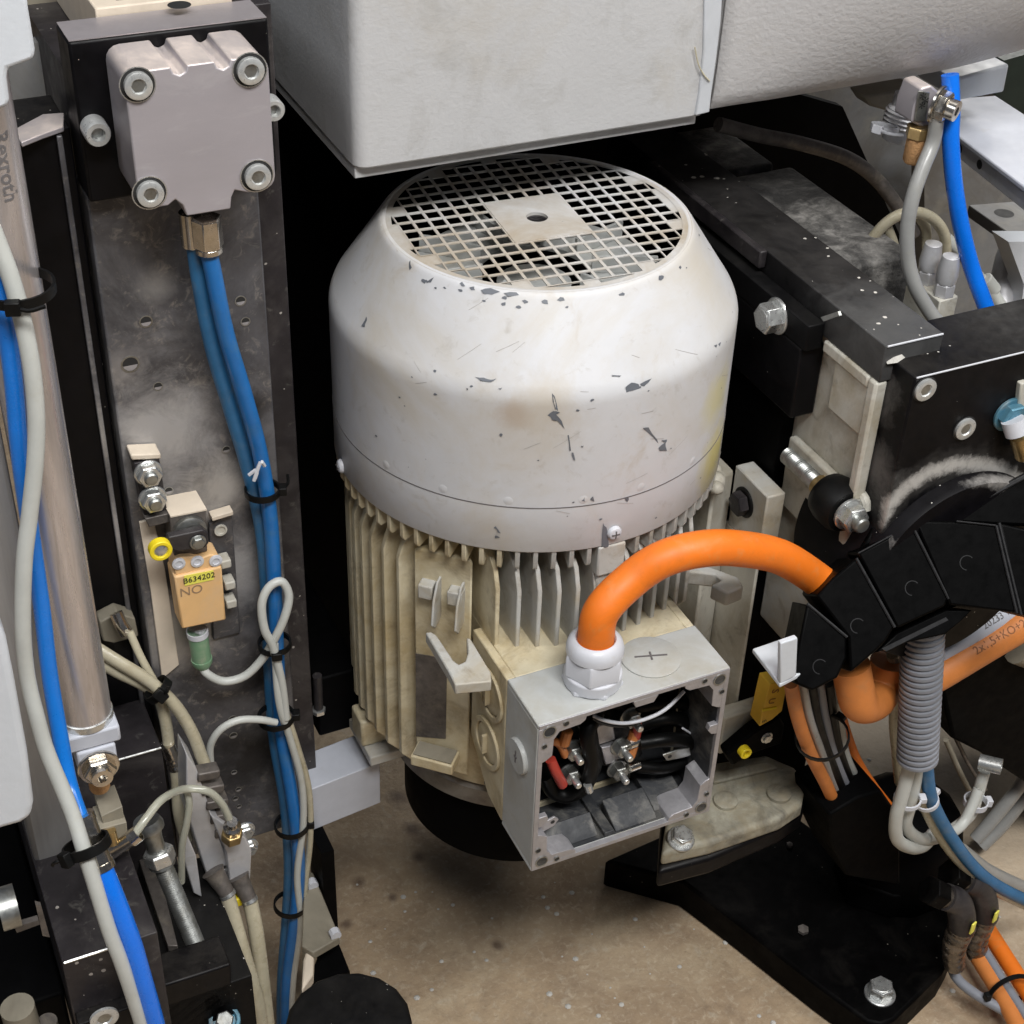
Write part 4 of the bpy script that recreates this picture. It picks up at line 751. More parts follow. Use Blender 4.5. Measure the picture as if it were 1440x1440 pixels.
# brown fitting block in the recess
bf = thing('brown_port_block', 'brownish metal block with elbow fitting in the recess', 'block', P(160, 1190, -.08))
slab([(142, 1148), (172, 1134), (176, 1158), (146, 1166)], -.1180, .02).build('block_upper', 'tanpanel', bf, bevel=.0006)
slab([(140, 1166), (178, 1156), (182, 1196), (152, 1208)], -.1220, .02).build('block_lower', 'tanpanel', bf, bevel=.0006)
b = MB(); b.tube([P(154, 1168, -.124), P(158, 1186, -.126)], .0038, 14, 1); b.build('port_pin', 'brass', bf)
b = MB(); b.tube([P(158, 1198, -.124), P(168, 1190, -.127), P(186, 1178, -.130)], .0045, 16, 1); b.build('elbow', 'chrome', bf)
b = MB(); b.lathe([(.0052, 0), (.0052, .006), (.0044, .006)], FR(P(184, 1180, -.130), P(190, 1172, -.130)-P(180, 1180, -.130)), 18); b.build('elbow_collar', 'chrome', bf)
hose('clear_tube', [(188, 1175, -.130), (206, 1150, -.125), (228, 1124, -.115), (258, 1110, -.095), (290, 1112, -.097), (310, 1128, -.097), (322, 1150, -.096)], .0026, 'clear', 'clear tube arching from brown block elbow to brass fitting', 'tube')
hose('clear_tube', [(262, 1112, -.088), (266, 1130, -.09), (262, 1160, -.09), (256, 1190, -.088), (255, 1240, -.084)], .0024, 'clear', 'clear tube hanging down beside the threaded rod', 'tube')
# threaded rod
tr = thing('threaded_rod', 'zinc threaded rod with lock nut running down to the black bar', 'threaded rod', P(270, 1320, -.09))
p0, p1 = P(228, 1215, -.100), P(276, 1330, -.120); b = MB(); nn = 40
b.tube([p0+(p1-p0)*i/160 for i in range(161)], .006, 18, 1, rf=lambda t_: .0058+.0005*math.sin(t_*nn*2*math.pi)); b.build('thread', 'zincdull', tr)
q0 = P(208, 1160, -.092); b = MB(); b.tube([q0, q0+(p0-q0)*.5, p0], .0068, 20, 4, rf=lambda t_: .0088-.003*math.sin(t_*math.pi)); b.build('ball_end', 'zincdull', tr, ang=60)
b = MB(); hexprof(b, .0102, -.001, .0085, FR(p0+(q0-p0)*.10, q0-p0)); b.build('lock_nut', 'zinc', tr, bevel=.0005)
b = MB(); b.lathe([(.0098, -.003), (.0100, 0), (.0085, .004)], FR(q0, q0-p0), 20); b.build('end_collar', 'zincdull', tr)
# beige tubes crossing from the upper left to the valve
hose('beige_tube', [(130, 908, -.02), (165, 930, -.028), (198, 950, -.034), (222, 968, -.038), (248, 994, -.042), (270, 1030, -.044), (284, 1065, -.046), (298, 1100, -.05), (308, 1125, -.054)], .0042, 'beigehose', 'upper yellowed tube crossing the column foot through the black tie', 'tube', 'yellowed tubes by the column foot')
hose('beige_tube', [(130, 925, -.02), (165, 945, -.026), (200, 962, -.030), (222, 978, -.032), (232, 1010, -.034), (238, 1050, -.036)], .0040, 'beigehose', 'lower yellowed tube bending down to the ribbed fitting', 'tube', 'yellowed tubes by the column foot')
hose('beige_tube', [(182, 888, -.016), (196, 920, -.024), (212, 950, -.03), (226, 972, -.034)], .0026, 'beigehose', 'thin yellowed tube from the small elbow behind the cylinder', 'tube', 'yellowed tubes by the column foot')
hose('beige_tube', [(246, 1068, -.038), (250, 1100, -.040), (252, 1140, -.042), (262, 1180, -.044)], .0046, 'beigehose', 'short wide yellowed tube below the ribbed fitting', 'tube', 'yellowed tubes by the column foot')
b = MB(); b.tube([P(235, 1046, -.037), P(242, 1062, -.038), P(247, 1080, -.039)], .0052, 16, 5, rf=lambda t_: .0052+.0005*math.sin(t_*30)); tag(b.build('ribbed_fitting', 'chrome'), 'dusty ribbed push fitting on the lower yellowed tube', 'fitting')
cable_tie(P(222, 970, -.040), P(200, 955, -.036)-P(240, 988, -.044), .0085, 'rubber', 'black cable tie bundling the yellowed tubes', w_=.006, head=(.2, -1, 0), tail=.005)
el = thing('elbow_fitting', 'small elbow fitting on a dusty block behind the cylinder', 'fitting', P(180, 890, .0))
slab([(140, 875), (165, 862), (190, 870), (195, 895), (160, 905), (145, 902)], .0, .012).build('dusty_block', 'tanpanel', el, bevel=.001)
b = MB(); b.tube([P(163, 862, -.006), P(170, 878, -.010), P(178, 890, -.012)], .0042, 14, 4); b.build('elbow', 'chrome', el)
mb = slab([(122, 858), (134, 878), (190, 906), (224, 952), (244, 1060), (232, 1050), (214, 962), (130, 900)], .07, .006); tag(mb.build('white_plate', 'whitepaint'), 'pale plate glimpsed between tubes and column foot', 'plate')
# valve assembly
va = thing('valve_block', 'silver two-part valve block with push fittings at lower left', 'valve', P(310, 1280, -.07))
slab([(262, 1060), (276, 1080), (322, 1216), (290, 1230), (262, 1140)], -.064, .022).build('valve_body', 'silver', va, bevel=.001)
mb = slab([(296, 1146), (345, 1178), (354, 1196), (352, 1240), (325, 1258), (318, 1200)], -.070, .020); mb.build('valve_end', 'silver', va, bevel=.001)
mb = slab([(262, 1172), (276, 1204), (284, 1262), (272, 1256), (256, 1200)], -.076, .004); mb.build('side_plate', 'silver', va, bevel=.0008)
mb = slab([(292, 1236), (326, 1218), (340, 1262), (298, 1280)], -.060, .02); mb.build('valve_foot', 'silver', va, bevel=.001)
for i, (a1, b1, c1, d1) in enumerate(((304, 1232, 319, 1256), (338, 1240, 350, 1264))):
    p0, p1 = P(a1, b1, -.074), P(c1, d1, -.082); b = MB(); b.tube([p0-(p1-p0)*.3, p0, p1], .0075, 18, 3, rf=lambda t_: .0082-.0028*t_); b.build('push_fitting', 'scraped', va)
    b = MB(); b.lathe([(.0058, 0), (.0058, .0025), (.0046, .0025)], FR(p1, p1-p0), 20); b.build('fitting_collar', 'zinc', va)
b = MB(); b.box(-.005, .005, -.004, .004, 0, .006, FR(P(330, 1262, -.074), YM)); b.build('yellow_cap', 'yellow', va, bevel=.001)
pb = P(326, 1178, -.078); b = MB(); hexprof(b, .0075, 0, .009, FR(pb, (0, -.3, 1))); b.build('brass_nut', 'brass', va, bevel=.0004)
b = MB(); b.lathe([(.0056, .009), (.0052, .013), (.006, .0145), (.006, .0165), (.004, .018), (.0035, .022)], FR(pb, (0, -.3, 1)), 20); b.build('push_collar', 'chrome', va)
for px, py in ((344, 1167), (349, 1190)): hex_bolt(va, P(px, py, -.055), YM, .0058, 'hex_nut', h=.004, m='zinc')
for i in range(5):                                           # stack of brown coil spacers between tubes and valve
    p = P(288+i*6, 1078+i*20, -.056); b = MB(); b.box(-.0075, .0075, -.0035, .0035, 0, .010, FR(p, YM, (1, 0, -.15))); b.build('coil_spacer', 'scraped', va, bevel=.001)
hose('beige_tube', [(320, 1260, -.083), (334, 1310, -.094), (348, 1360, -.104), (362, 1410, -.110), (370, 1460, -.11)], .0052, 'beigehose', 'left yellowed tube dropping from the valve to the bottom edge', 'tube', 'yellowed tubes below the valve')
hose('beige_tube', [(352, 1268, -.083), (360, 1310, -.092), (368, 1370, -.1), (378, 1460, -.106)], .0054, 'beigehose', 'right yellowed tube dropping from the valve to the bottom edge', 'tube', 'yellowed tubes below the valve')
hose('beige_tube', [(306, 1286, -.07), (316, 1312, -.075), (332, 1345, -.08), (344, 1380, -.085)], .003, 'beigehose', 'thin tube emerging behind the left valve tube', 'tube', 'yellowed tubes below the valve')
# black bar at the bottom left
bb = thing('black_bar', 'black bar crossing at the bottom left under the threaded rod', 'bar', (-.33, -.15, -.36))
mb = slab([(215, 1391), (325, 1356), (330, 1480), (215, 1480)], -.150, .026); mb.build('bar', 'black', bb, bevel=.0015)
hx = thing('blue_hex_screw', 'blue tinted screw collar at the bottom beside the valve tubes', 'screw', P(315, 1430, -.16))
b = MB(); b.lathe([(.0105, 0), (.0110, .003), (.0105, .010), (.008, .011), (.0078, .006), (0, .006)], FR(P(315, 1440, -.15), (0, -.4, 1)), 18); b.build('collar', 'bluecap', hx, bevel=.0005)
b = MB(); hexprof(b, .0062, .0, .013, FR(P(315, 1441, -.153), (0, -.4, 1))); b.build('screw_core', 'zincdull', hx, bevel=.0004)
# dark corner machinery at far lower left
dk = thing('dark_carriage', 'black carriage with faint edges at the lower left corner', 'carriage', (-.45, -.1, -.6))
mb = MB(); mb.box(-.56, -.3765, -.15, .10, -.50, -.385); mb.build('carriage_body', 'blackdark', dk, bevel=.002)
mb = slab([(20, 1304), (54, 1294), (56, 1300), (24, 1312)], -.155, .004); mb.build('edge_line', 'scraped', dk)
mb = slab([(50, 1272), (58, 1274), (70, 1318), (60, 1316)], -.18, .003); mb.build('edge_line', 'scraped', dk)
b = MB(); b.lathe([(.012, 0), (.012, .01), (0, .01)], FR(P(-2, 1280, -.18), XP), 24); b.build('roller_end', 'zincdull', dk)
b = MB(); b.tube([P(24, 1416, -.17), P(40, 1470, -.17)], .010, 20, 1); b.build('pin', 'tanpanel', dk); b = MB(); b.tube([P(66, 1436, -.17), P(74, 1470, -.17)], .006, 20, 1); b.build('pin', 'scraped', dk)

# white block beyond, low left of the motor
wb = thing('white_spacer_block', 'light grey machined block standing beyond the column near the floor', 'block', (-.1, .13, -.6))
zB = -.432; p0, p1, p2 = PZ(428, 1114, zB), PZ(534, 1072, zB), PZ(508, 1030, zB)
mb = MB(); mb.prism([p0, p1, p2, p0+(p2-p1)], (0, 0, -.044)); mb.build('block', 'whiteblock', wb, bevel=.0008)
mb = MB(); mb.box(-.172, -.162, -.03, .0, -.70, -.4765); mb.build('leg', 'blackdark', wb)
# olive bracket with bolts near the floor
ob = thing('olive_bracket', 'dusty olive bracket with white bolt ends beside the hose bundle', 'bracket', PZ(460, 1290, -.52))
mb = slabz([(428, 1228), (440, 1226), (478, 1318), (440, 1340), (424, 1330)], -.52, .008); mb.build('plate', 'tanpanel', ob, bevel=.001)
for px, py in ((441, 1247), (473, 1317)): b = MB(); b.tube([PZ(px-4, py-8, -.518), PZ(px, py, -.518)], .0042, 10, 1); b.build('bolt_end', 'gland', ob)
mb = slabz([(430, 1335), (442, 1330), (440, 1370), (424, 1392), (426, 1350)], -.525, .012); mb.build('tail', 'beigetop', ob, bevel=.002)
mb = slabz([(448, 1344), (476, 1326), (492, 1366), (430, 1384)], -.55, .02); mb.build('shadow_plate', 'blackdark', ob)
# black knob
kb = thing('black_handwheel', 'round black knob with pale specks at the bottom edge', 'knob', (-.19, -.18, -.56))
c0 = PZ(490, 1437, -.505); b = MB(); b.lathe([(.044, -.05), (.044, -.004), (.042, -.001), (.038, 0), (0, .0006)], FR(c0, ZP), 18); b.build('knob', 'blackspeck', kb, bevel=.0015)

# ================================================================== RIGHT: frame, beam, block
bm_ = thing('black_beam', 'long black beam with powder specks running back past the motor', 'beam', (.19, .05, -.08))
mb = MB(); mb.box(.1690, .2125, -.1465, .22, -.0760, -.0500); mb.build('beam_body', 'beam', bm_, bevel=.0008)
mb = MB(); mb.tube([Vector((.1700, -.1467, -.0502)), Vector((.2118, -.1467, -.0502))], .0007, 6, 1); mb.build('bright_edge', 'gland', bm_)
mb = MB(); mb.box(.1630, .1688, -.012, .145, -.062, -.0490); mb.build('side_strip', 'blacksteel', bm_, bevel=.0012)
mb = MB(); mb.box(.1560, .1688, -.085, .145, -.085, -.066); mb.build('side_ledge', 'blackspeck', bm_, bevel=.001)
pts_ = [PX(*q, .1560) for q in ((1030, 330), (1110, 372), (1172, 432), (1160, 558), (1138, 572), (1128, 645), (1040, 640))]
sp = thing('black_side_plate', 'black plate with hex bolt between motor and white casting', 'plate', (.17, 0, -.45))
mb = MB(); mb.box(.1640, .1758, -.0610, .22, -.46, -.0864); mb.build('plate', 'blackdark', sp, bevel=.001)
mb = MB(); mb.box(.1570, .1757, -.0800, .22, -.140, -.0862); mb.build('upper_plate', 'black', sp, bevel=.0015)
mb = MB(); mb.box(.1500, .2500, -.0555, -.0450, -.56, -.338); mb.build('lower_plate', 'blackdark', sp, bevel=.001)
hex_bolt(sp, PX(1094, 444, .1568), XM, .0105, 'hex_bolt', h=.011, m='zinc', washer=1.2)
mb = slabx([(1154, 446), (1178, 438), (1180, 444), (1158, 452)], .1568, .002); mb.build('scratched_edge', 'zincdull', sp)
cf = thing('white_casting', 'dirty white ribbed machine casting between black plate and black block', 'casting', (.2, -.1, -.5))
mb = MB(); mb.box(.1760, .1840, -.1375, .0, -.335, -.0764); mb.build('web', 'castwhite', cf, bevel=.0015)
mb = MB(); mb.box(.1672, .1765, -.1462, -.1376, -.30, -.0765); mb.build('front_rib', 'castwhite', cf, bevel=.002)
mb = MB(); mb.box(.1672, .1759, -.1375, -.088, -.0850, -.0765); mb.build('top_rib', 'castwhite', cf, bevel=.0015)
mb = MB(); mb.box(.1690, .1759, -.128, -.066, -.222, -.165); mb.build('raised_pad', 'castwhite', cf, bevel=.002)
mb = MB(); mb.box(.1700, .1759, -.135, -.062, -.33, -.262); mb.build('raised_pad', 'castgrey', cf, bevel=.003)
mb = MB(); mb.box(.1700, .1759, -.1372, -.100, -.122, -.0855); mb.build('corner_gusset', 'castwhite', cf, bevel=.001)
# stud with rubber bumper
st = thing('bumper_stud', 'threaded stud with black rubber bumper and shiny nut on the casting', 'stud', PX(1190, 720, .17))
p0 = P(1108, 640, -.070); p1 = P(1160, 690, -.118); p2 = P(1200, 727, -.150); ax = p2-p0
b = MB(); b.tube([p0+(p1-p0)*i/100 for i in range(101)], .006, 18, 1, rf=lambda t_: .0062+.0004*math.sin(t_*26*2*math.pi)); b.build('thread', 'zincdull', st)
b = MB(); b.lathe([(.0075, -.008), (.0075, 0)], FR(p1, ax), 20); b.build('collar', 'brass', st)
b = MB(); b.lathe([(.008, 0), (.016, .004), (.0175, .010), (.0175, .022), (.015, .027), (0, .028)], FR(p1, ax), 32); b.build('rubber_bumper', 'rubber', st, ang=50)
p3 = p1+ax.normalized()*.0285; hex_bolt(st, p3, ax, .0098, 'hex_nut', h=.008, m='zinc', washer=1.2)
b = MB(); b.lathe([(.0055, .008), (.0055, .0155), (.0045, .0165), (0, .0165)], FR(p3, ax), 16); b.build('stud_end', 'zincdull', st)
b = MB(); b.tube([P(1208, 692, -.14), P(1216, 702, -.148), P(1218, 716, -.15)], .0035, 10, 4); b.build('lever_arm', 'castwhite', st)
# black block with cap screws
kb2 = thing('black_bearing_block', 'black block with two pale cap screws right of the casting', 'block', (.27, -.12, -.17))
c0 = P(1287, 531, -.168); c1 = P(1440, 492, -.168)
mb = MB(); mb.box(c0.x, c0.x+.20, -.168, -.112, -.19, c0.z); mb.build('block_body', 'powderblock', kb2, bevel=.0012)
mb = MB(); mb.tube([Vector((c0.x+.001, -.1683, c0.z-.0003)), Vector((c0.x+.19, -.1683, c0.z-.0003))], .0006, 6, 1); mb.build('bright_edge', 'gland', kb2)
for px, py in ((1300, 547), (1356, 602)):
    p = P(px, py, -.1683); f = FR(p, YM); b = MB(); b.lathe([(.0088, .0001), (0, .0001)], f, 26); o = b.build('counterbore', 'ink', kb2); socket_screw(kb2, p, YM, .0076, h=.0022)
mb = MB(); ps = [PZ(*q, c0.z+.0004) for q in ((1242, 500), (1258, 480), (1290, 474), (1322, 478), (1310, 492), (1280, 498), (1262, 510), (1248, 512))]; ctr = sum(ps, Vector())/len(ps)+Vector((0, 0, .005)); 
mb.add(ps+[ctr]+[(p_+ctr)/2+Vector((0, 0, .002)) for p_ in ps], [(i, (i+1) % 8, 9+(i+1) % 8, 9+i) for i in range(8)]+[(9+i, 9+(i+1) % 8, 8) for i in range(8)]); o = mb.build('powder_heap', 'dustpile', ang=60); tag(o, 'small heap of pale powder at the beam end', 'powder', kind='stuff')
# round housing below, with arc of powder
rh = thing('round_motor_housing', 'black round housing with an arc of pale powder under the black block', 'housing', P(1340, 790, -.14))
cc = P(1338, 800, -.175); b = MB(); b.lathe([(.074, -.08), (.074, 0), (.072, .004), (.066, .004), (0, .004)], FR(cc, YM), 72); b.build('housing_body', 'powderhousing', rh)
b = MB(); hollow_ring(b, .030, .034, .0045, .007, FR(cc, YM), 40); b.build('inner_ring', 'black', rh)
bfi = thing('blue_fitting', 'blue screw cap with pale fitting at the right edge of black block', 'fitting', P(1420, 600, -.17))
hex_bolt(bfi, P(1418, 582, -.1685), YM, .010, 'blue_nut', h=.006, m='bluecap', washer=1.2)
b = MB(); b.tube([P(1424, 590, -.178), P(1430, 610, -.182)], .0075, 18, 1); b.build('pale_body', 'gland', bfi); b = MB(); b.tube([P(1432, 612, -.178), P(1440, 640, -.178)], .006, 16, 1); b.build('brass_tail', 'brass', bfi)
mb = slab([(1436, 540), (1480, 530), (1480, 600), (1432, 575)], -.172, .01); mb.build('side_tab', 'castwhite', bfi, bevel=.001)

# ================================================================== ENERGY CHAIN
ec = thing('energy_chain', 'black plastic energy chain curving from lower centre to the right edge', 'cable chain', P(1280, 850, -.2))
links = [[(1135, 849), (1114, 950), (1120, 962), (1143, 972), (1178, 953), (1191, 925), (1191, 896)],
         [(1148, 838), (1172, 812), (1204, 785), (1258, 882), (1246, 902), (1232, 916), (1196, 946), (1193, 896)],
         [(1207, 778), (1282, 738), (1334, 842), (1329, 853), (1262, 884)],
         [(1287, 732), (1345, 733), (1401, 739), (1430, 862), (1336, 851)],
         [(1405, 735), (1448, 745), (1500, 760), (1500, 880), (1436, 864)]]
for i, l in enumerate(links):
    h_ = -.0014*(i % 2); o = slabn(l, h_, .042).build('chain_link', 'plastic', ec, bevel=.0016)
    n_ = len(l); a1, a2 = {0: (6, 0), 1: (2, 3), 2: (1, 2), 3: (2, 3), 4: (0, 4)}[i]
    b = MB(); q_ = OCH+NCH*(h_-.0003); b.tube([PN(*l[a1], q_, NCH), PN(*l[a2], q_, NCH)], .0011, 8, 1); b.build('link_ridge', 'ridge', o)
    b = MB(); b.tube([PN(*l[(a1-1) % n_], q_, NCH), PN(*l[a1], q_, NCH)], .0006, 8, 1); b.build('link_edge', 'ridge', o) if i in (2, 3) else None
    cx = sum(p_[0] for p_ in l)/n_; cy_ = sum(p_[1] for p_ in l)/n_
    if i < 4: b = MB(); b.lathe([(.0050, -.0002), (.0050, .0003), (.0044, .0003), (.0044, -.0002)], FR(PN(cx, cy_+8, OCH+NCH*h_, NCH), -NCH), 20, closed=True, a0=.5, a1=4.4); b.build('moulded_arc', 'ridge', o)
slabn([(1212, 772), (1226, 742), (1262, 716), (1310, 700), (1440, 672), (1500, 660), (1500, 742), (1400, 738), (1290, 732), (1230, 764)], .012, .012).build('guide_shell', 'plastic', ec, bevel=.002)
slabn([(1232, 918), (1262, 890), (1330, 858), (1368, 858), (1352, 874), (1330, 892), (1270, 905)], .006, .03).build('inner_strip', 'plastic', ec, bevel=.001)
slabn([(1240, 912), (1330, 868), (1334, 872), (1246, 916)], .0054, .003).build('strip_edge', 'ridge', ec)
slabn([(1300, 716), (1392, 690), (1450, 662), (1450, 670), (1394, 700), (1304, 724)], .0095, .006).build('shell_lip', 'ridge', ec, bevel=.001)
# white angle bracket holding the chain end
wa = thing('angle_bracket', 'small white angle bracket behind the end of the energy chain', 'bracket', P(1090, 930, -.19))
slabz([(1058, 912), (1122, 890), (1130, 900), (1140, 940), (1097, 962)], -.250, .0035).build('base', 'whitepaint', wa, bevel=.0008)
slab([(1098, 905), (1122, 897), (1120, 950), (1097, 962)], -.204, .004).build('upright', 'whitepaint', wa, bevel=.0008)
# pale tubes/grey cable and orange cable passing right behind the chain
hose('grey_cable', [(1480, 800, -.150), (1430, 850, -.155), (1385, 880, -.16), (1340, 905, -.162), (1300, 930, -.162)], .0100, 'whiteblock', 'pale grey printed cable above the right orange cable', 'cable', n=20)
oc = thing('printed_orange_cable', 'dusty orange cable with dark print rising to the right edge', 'cable', P(1380, 920, -.17))
opts = [P(1480, 850, -.164), P(1440, 876, -.166), P(1390, 905, -.168), P(1345, 932, -.170), P(1318, 948, -.170), P(1290, 962, -.168)]
b = MB(); b.tube(opts, .0125, 24, 8); b.build('cable_sheath', 'orangedull', oc, ang=60)
def along(path, r, side):
    path = smooth(path, 10); cum = [0]
    for a_, b_ in zip(path, path[1:]): cum.append(cum[-1]+(b_-a_).length)
    def fn(v, s0):
        s = s0+v.x; i = max(j for j in range(len(cum)) if cum[j] <= max(s, 0)); i = min(i, len(path)-2); t_ = (s-cum[i])/(cum[i+1]-cum[i]+1e-9); c_ = path[i].lerp(path[i+1], t_)
        d = (path[i+1]-path[i]).normalized(); n_ = (CAM-c_); n_ = (n_-d*n_.dot(d)).normalized(); u = n_.cross(d); a = v.y/r
        return c_+(n_*math.cos(a)+u*math.sin(a)*side)*(r+.0001+v.z)
    return fn
fn = along(opts[::-1], .0125, 1)
text('2x1,5+KO+25151L', .0088, None, 'brownink', oc, 'cable_print', fn=lambda v: fn(v, .078))
fn2 = along([P(1300, 930, -.162), P(1340, 905, -.162), P(1385, 880, -.16), P(1430, 850, -.155), P(1480, 800, -.150)], .01, 1)
gc = [o for o in COL.objects if o.name.startswith('grey_cable')][0]
text('20233 V', .0075, None, 'greyink', gc, 'cable_print', fn=lambda v: fn2(Vector((v.x, v.y, v.z)), .060))
hose('orange_u_cable', [(1196, 935, -.172), (1202, 965, -.176), (1208, 988, -.178), (1222, 990, -.172), (1236, 980, -.160), (1244, 955, -.152), (1250, 930, -.15)], .0135, 'orangedull', 'orange cable looping in a tight U below the chain', 'cable', n=24)
hose('pale_flat_cable', [(1255, 920, -.15), (1262, 960, -.15), (1258, 1010, -.15), (1262, 1060, -.15), (1266, 1100, -.15)], .0045, 'beigehose', 'pale tube left of the corrugated conduit', 'tube')
# corrugated conduit
cdt = thing('corrugated_conduit', 'grey corrugated conduit hanging below the energy chain', 'conduit', P(1294, 1070, -.18))
p0, p1 = P(1299, 868, -.176), P(1290, 1068, -.192); b = MB(); nr = 25
prof = []
L_ = (p1-p0).length; r0 = .0150
for i in range(nr):
    z_ = L_*i/nr; s_ = L_/nr; prof += [(r0-.0016, z_), (r0-.0016, z_+s_*.22), (r0, z_+s_*.34), (r0+.0002, z_+s_*.60), (r0, z_+s_*.85), (r0-.0016, z_+s_*.97)]
prof += [(r0-.0018, L_), (r0-.0030, L_-.001), (r0-.0035, L_-.01)]
b.lathe(prof, FR(p0, p1-p0), 40); b.build('conduit_wall', 'corr', cdt, ang=40)
b = MB(); b.lathe([(r0-.0032, L_-.008), (0, L_-.008)], FR(p0, p1-p0), 24); b.build('inner_dark', 'ink', cdt)
G = 'pale cables below the conduit'
hose('pale_cable', [(1284, 1040, -.186), (1278, 1080, -.188), (1268, 1120, -.19), (1260, 1150, -.19), (1262, 1180, -.188), (1282, 1192, -.18), (1300, 1188, -.17), (1312, 1172, -.165)], .0052, 'whitehose', 'outer pale cable looping lowest below the conduit', 'cable', G)
hose('pale_cable', [(1292, 1040, -.184), (1288, 1090, -.184), (1280, 1130, -.184), (1274, 1160, -.182), (1290, 1178, -.176), (1310, 1180, -.168), (1338, 1168, -.16), (1364, 1146, -.15), (1374, 1120, -.145), (1384, 1085, -.14)], .0050, 'whitehose', 'pale cable that loops under the conduit and up to the metal ring', 'cable', G)
hose('pale_cable', [(1296, 1040, -.18), (1296, 1100, -.18), (1300, 1130, -.18), (1320, 1170, -.184), (1350, 1210, -.19), (1390, 1245, -.196), (1460, 1280, -.2)], .0050, 'beigehose', 'yellowed tube running beside the lower blue tube', 'tube', G)
hose('pale_cable', [(1304, 1178, -.172), (1330, 1174, -.166), (1352, 1160, -.16), (1366, 1135, -.155), (1376, 1110, -.15)], .0046, 'whitehose', 'shorter pale cable between the loops and the white tie', 'cable', G)
hose('blue_tube', [(1302, 1040, -.184), (1304, 1090, -.186), (1312, 1130, -.188), (1338, 1178, -.192), (1372, 1222, -.197), (1410, 1250, -.2), (1470, 1278, -.204)], .0052, 'darkblue', 'glossy blue tube bending from the conduit to the right edge', 'tube')
hose('grey_flat_hose', [(1352, 1196, -.15), (1385, 1222, -.15), (1420, 1240, -.15), (1470, 1262, -.15)], .0065, 'greyhose', 'dusty grey hose behind the lower blue tube', 'hose')
cable_tie(P(1276, 1124, -.187), P(1284, 1090, -.187)-P(1272, 1150, -.187), .0092, 'gland', 'white cable tie round two pale cables under the conduit', head=(1, -.4, 0), w_=.0035)
cable_tie(P(1303, 1126, -.186), P(1300, 1090, -.187)-P(1312, 1160, -.187), .0082, 'gland', 'white cable tie round the blue tube under the conduit', head=(1, .3, 0), w_=.0035)
cable_tie(P(1372, 1128, -.150), P(1380, 1100, -.15)-P(1362, 1150, -.15), .0090, 'gland', 'white cable tie on the pale cables below the metal ring', head=(1, -.3, -.3), w_=.005)
rg = thing('metal_ring', 'short metal tube end above the white tie at right', 'ring', P(1390, 1078, -.14)); b = MB(); hollow_ring(b, .0045, .0066, -.012, .006, FR(P(1398, 1076, -.15), (.6, -.7, .1)), 24); b.build('ring', 'zinc', rg)
hose('grey_bundle_cable', [(1372, 1180, -.10), (1398, 1150, -.10), (1430, 1110, -.10), (1470, 1050, -.10)], .0062, 'greyhose', 'left cable of the dull grey pair rising to the black cabinet', 'cable', 'dull grey cables by the black cabinet')
hose('grey_bundle_cable', [(1380, 1190, -.09), (1410, 1160, -.09), (1442, 1120, -.09), (1480, 1070, -.09)], .0062, 'greyhose', 'right cable of the dull grey pair rising to the black cabinet', 'cable', 'dull grey cables by the black cabinet')
hose('thin_dark_rod', [(1330, 1040, -.12), (1352, 1090, -.12), (1376, 1135, -.12)], .0024, 'tanpanel', 'thin olive rod slanting down from the black cabinet', 'rod')
hose('thin_dark_rod', [(1340, 1030, -.11), (1364, 1078, -.11), (1386, 1110, -.11)], .0018, 'scraped', 'thinner dark rod beside the olive one', 'rod')
mb = slab([(1330, 880), (1348, 940), (1322, 960), (1340, 1040), (1380, 1060), (1440, 1100), (1600, 1180), (1600, 870), (1470, 850)], -.125, .12); tag(mb.build('black_cabinet', 'blackdark', bevel=.003), 'black cabinet corner filling the right edge beside the conduit', 'cabinet')
hose('pale_stub', [(1428, 916, -.13), (1460, 928, -.13)], .010, 'tanpanel', 'short pale stub on the black cabinet at the right edge', 'stub')

# cables left of the U, going down
G2 = 'cables dropping below the energy chain'
for pts, r_, m_, lab in (
    ([(1112, 960, -.17), (1122, 1010, -.165), (1140, 1060, -.155), (1165, 1110, -.145), (1185, 1160, -.14)], .0050, 'orangedull', 'dull orange cable leftmost of the dropping bundle'),
    ([(1128, 960, -.165), (1138, 1010, -.16), (1156, 1060, -.15), (1176, 1110, -.14), (1196, 1160, -.135)], .0034, 'greyhose', 'thin grey cable right of the dull orange one'),
    ([(1140, 960, -.16), (1148, 1010, -.155), (1164, 1060, -.148), (1184, 1110, -.14), (1206, 1160, -.132)], .0040, 'rubber', 'black cable in the dropping bundle, left one'),
    ([(1152, 960, -.155), (1160, 1010, -.15), (1172, 1060, -.145), (1192, 1110, -.138), (1214, 1160, -.13)], .0036, 'corr', 'grey cable in the middle of the dropping bundle'),
    ([(1164, 960, -.15), (1170, 1010, -.145), (1180, 1060, -.14), (1200, 1110, -.132), (1222, 1150, -.128)], .0044, 'rubber', 'black cable in the dropping bundle, right one'),
    ([(1158, 958, -.145), (1164, 1000, -.14), (1172, 1040, -.135), (1186, 1090, -.13), (1208, 1140, -.12)], .0034, 'beigehose', 'yellowed thin cable behind the black ones'),
    ([(1176, 955, -.145), (1180, 1010, -.14), (1188, 1060, -.135), (1206, 1100, -.13), (1222, 1130, -.125)], .0040, 'whitehose', 'pale cable rightmost of the dropping bundle')):
    hose('control_cable', pts, r_, m_, lab, 'cable', G2)
hose('far_orange_cable', [(1176, 1000, -.10), (1192, 1050, -.10), (1206, 1080, -.10), (1226, 1110, -.10), (1250, 1140, -.10)], .0066, 'orange', 'clean orange cable behind the bundle against the floor', 'cable')
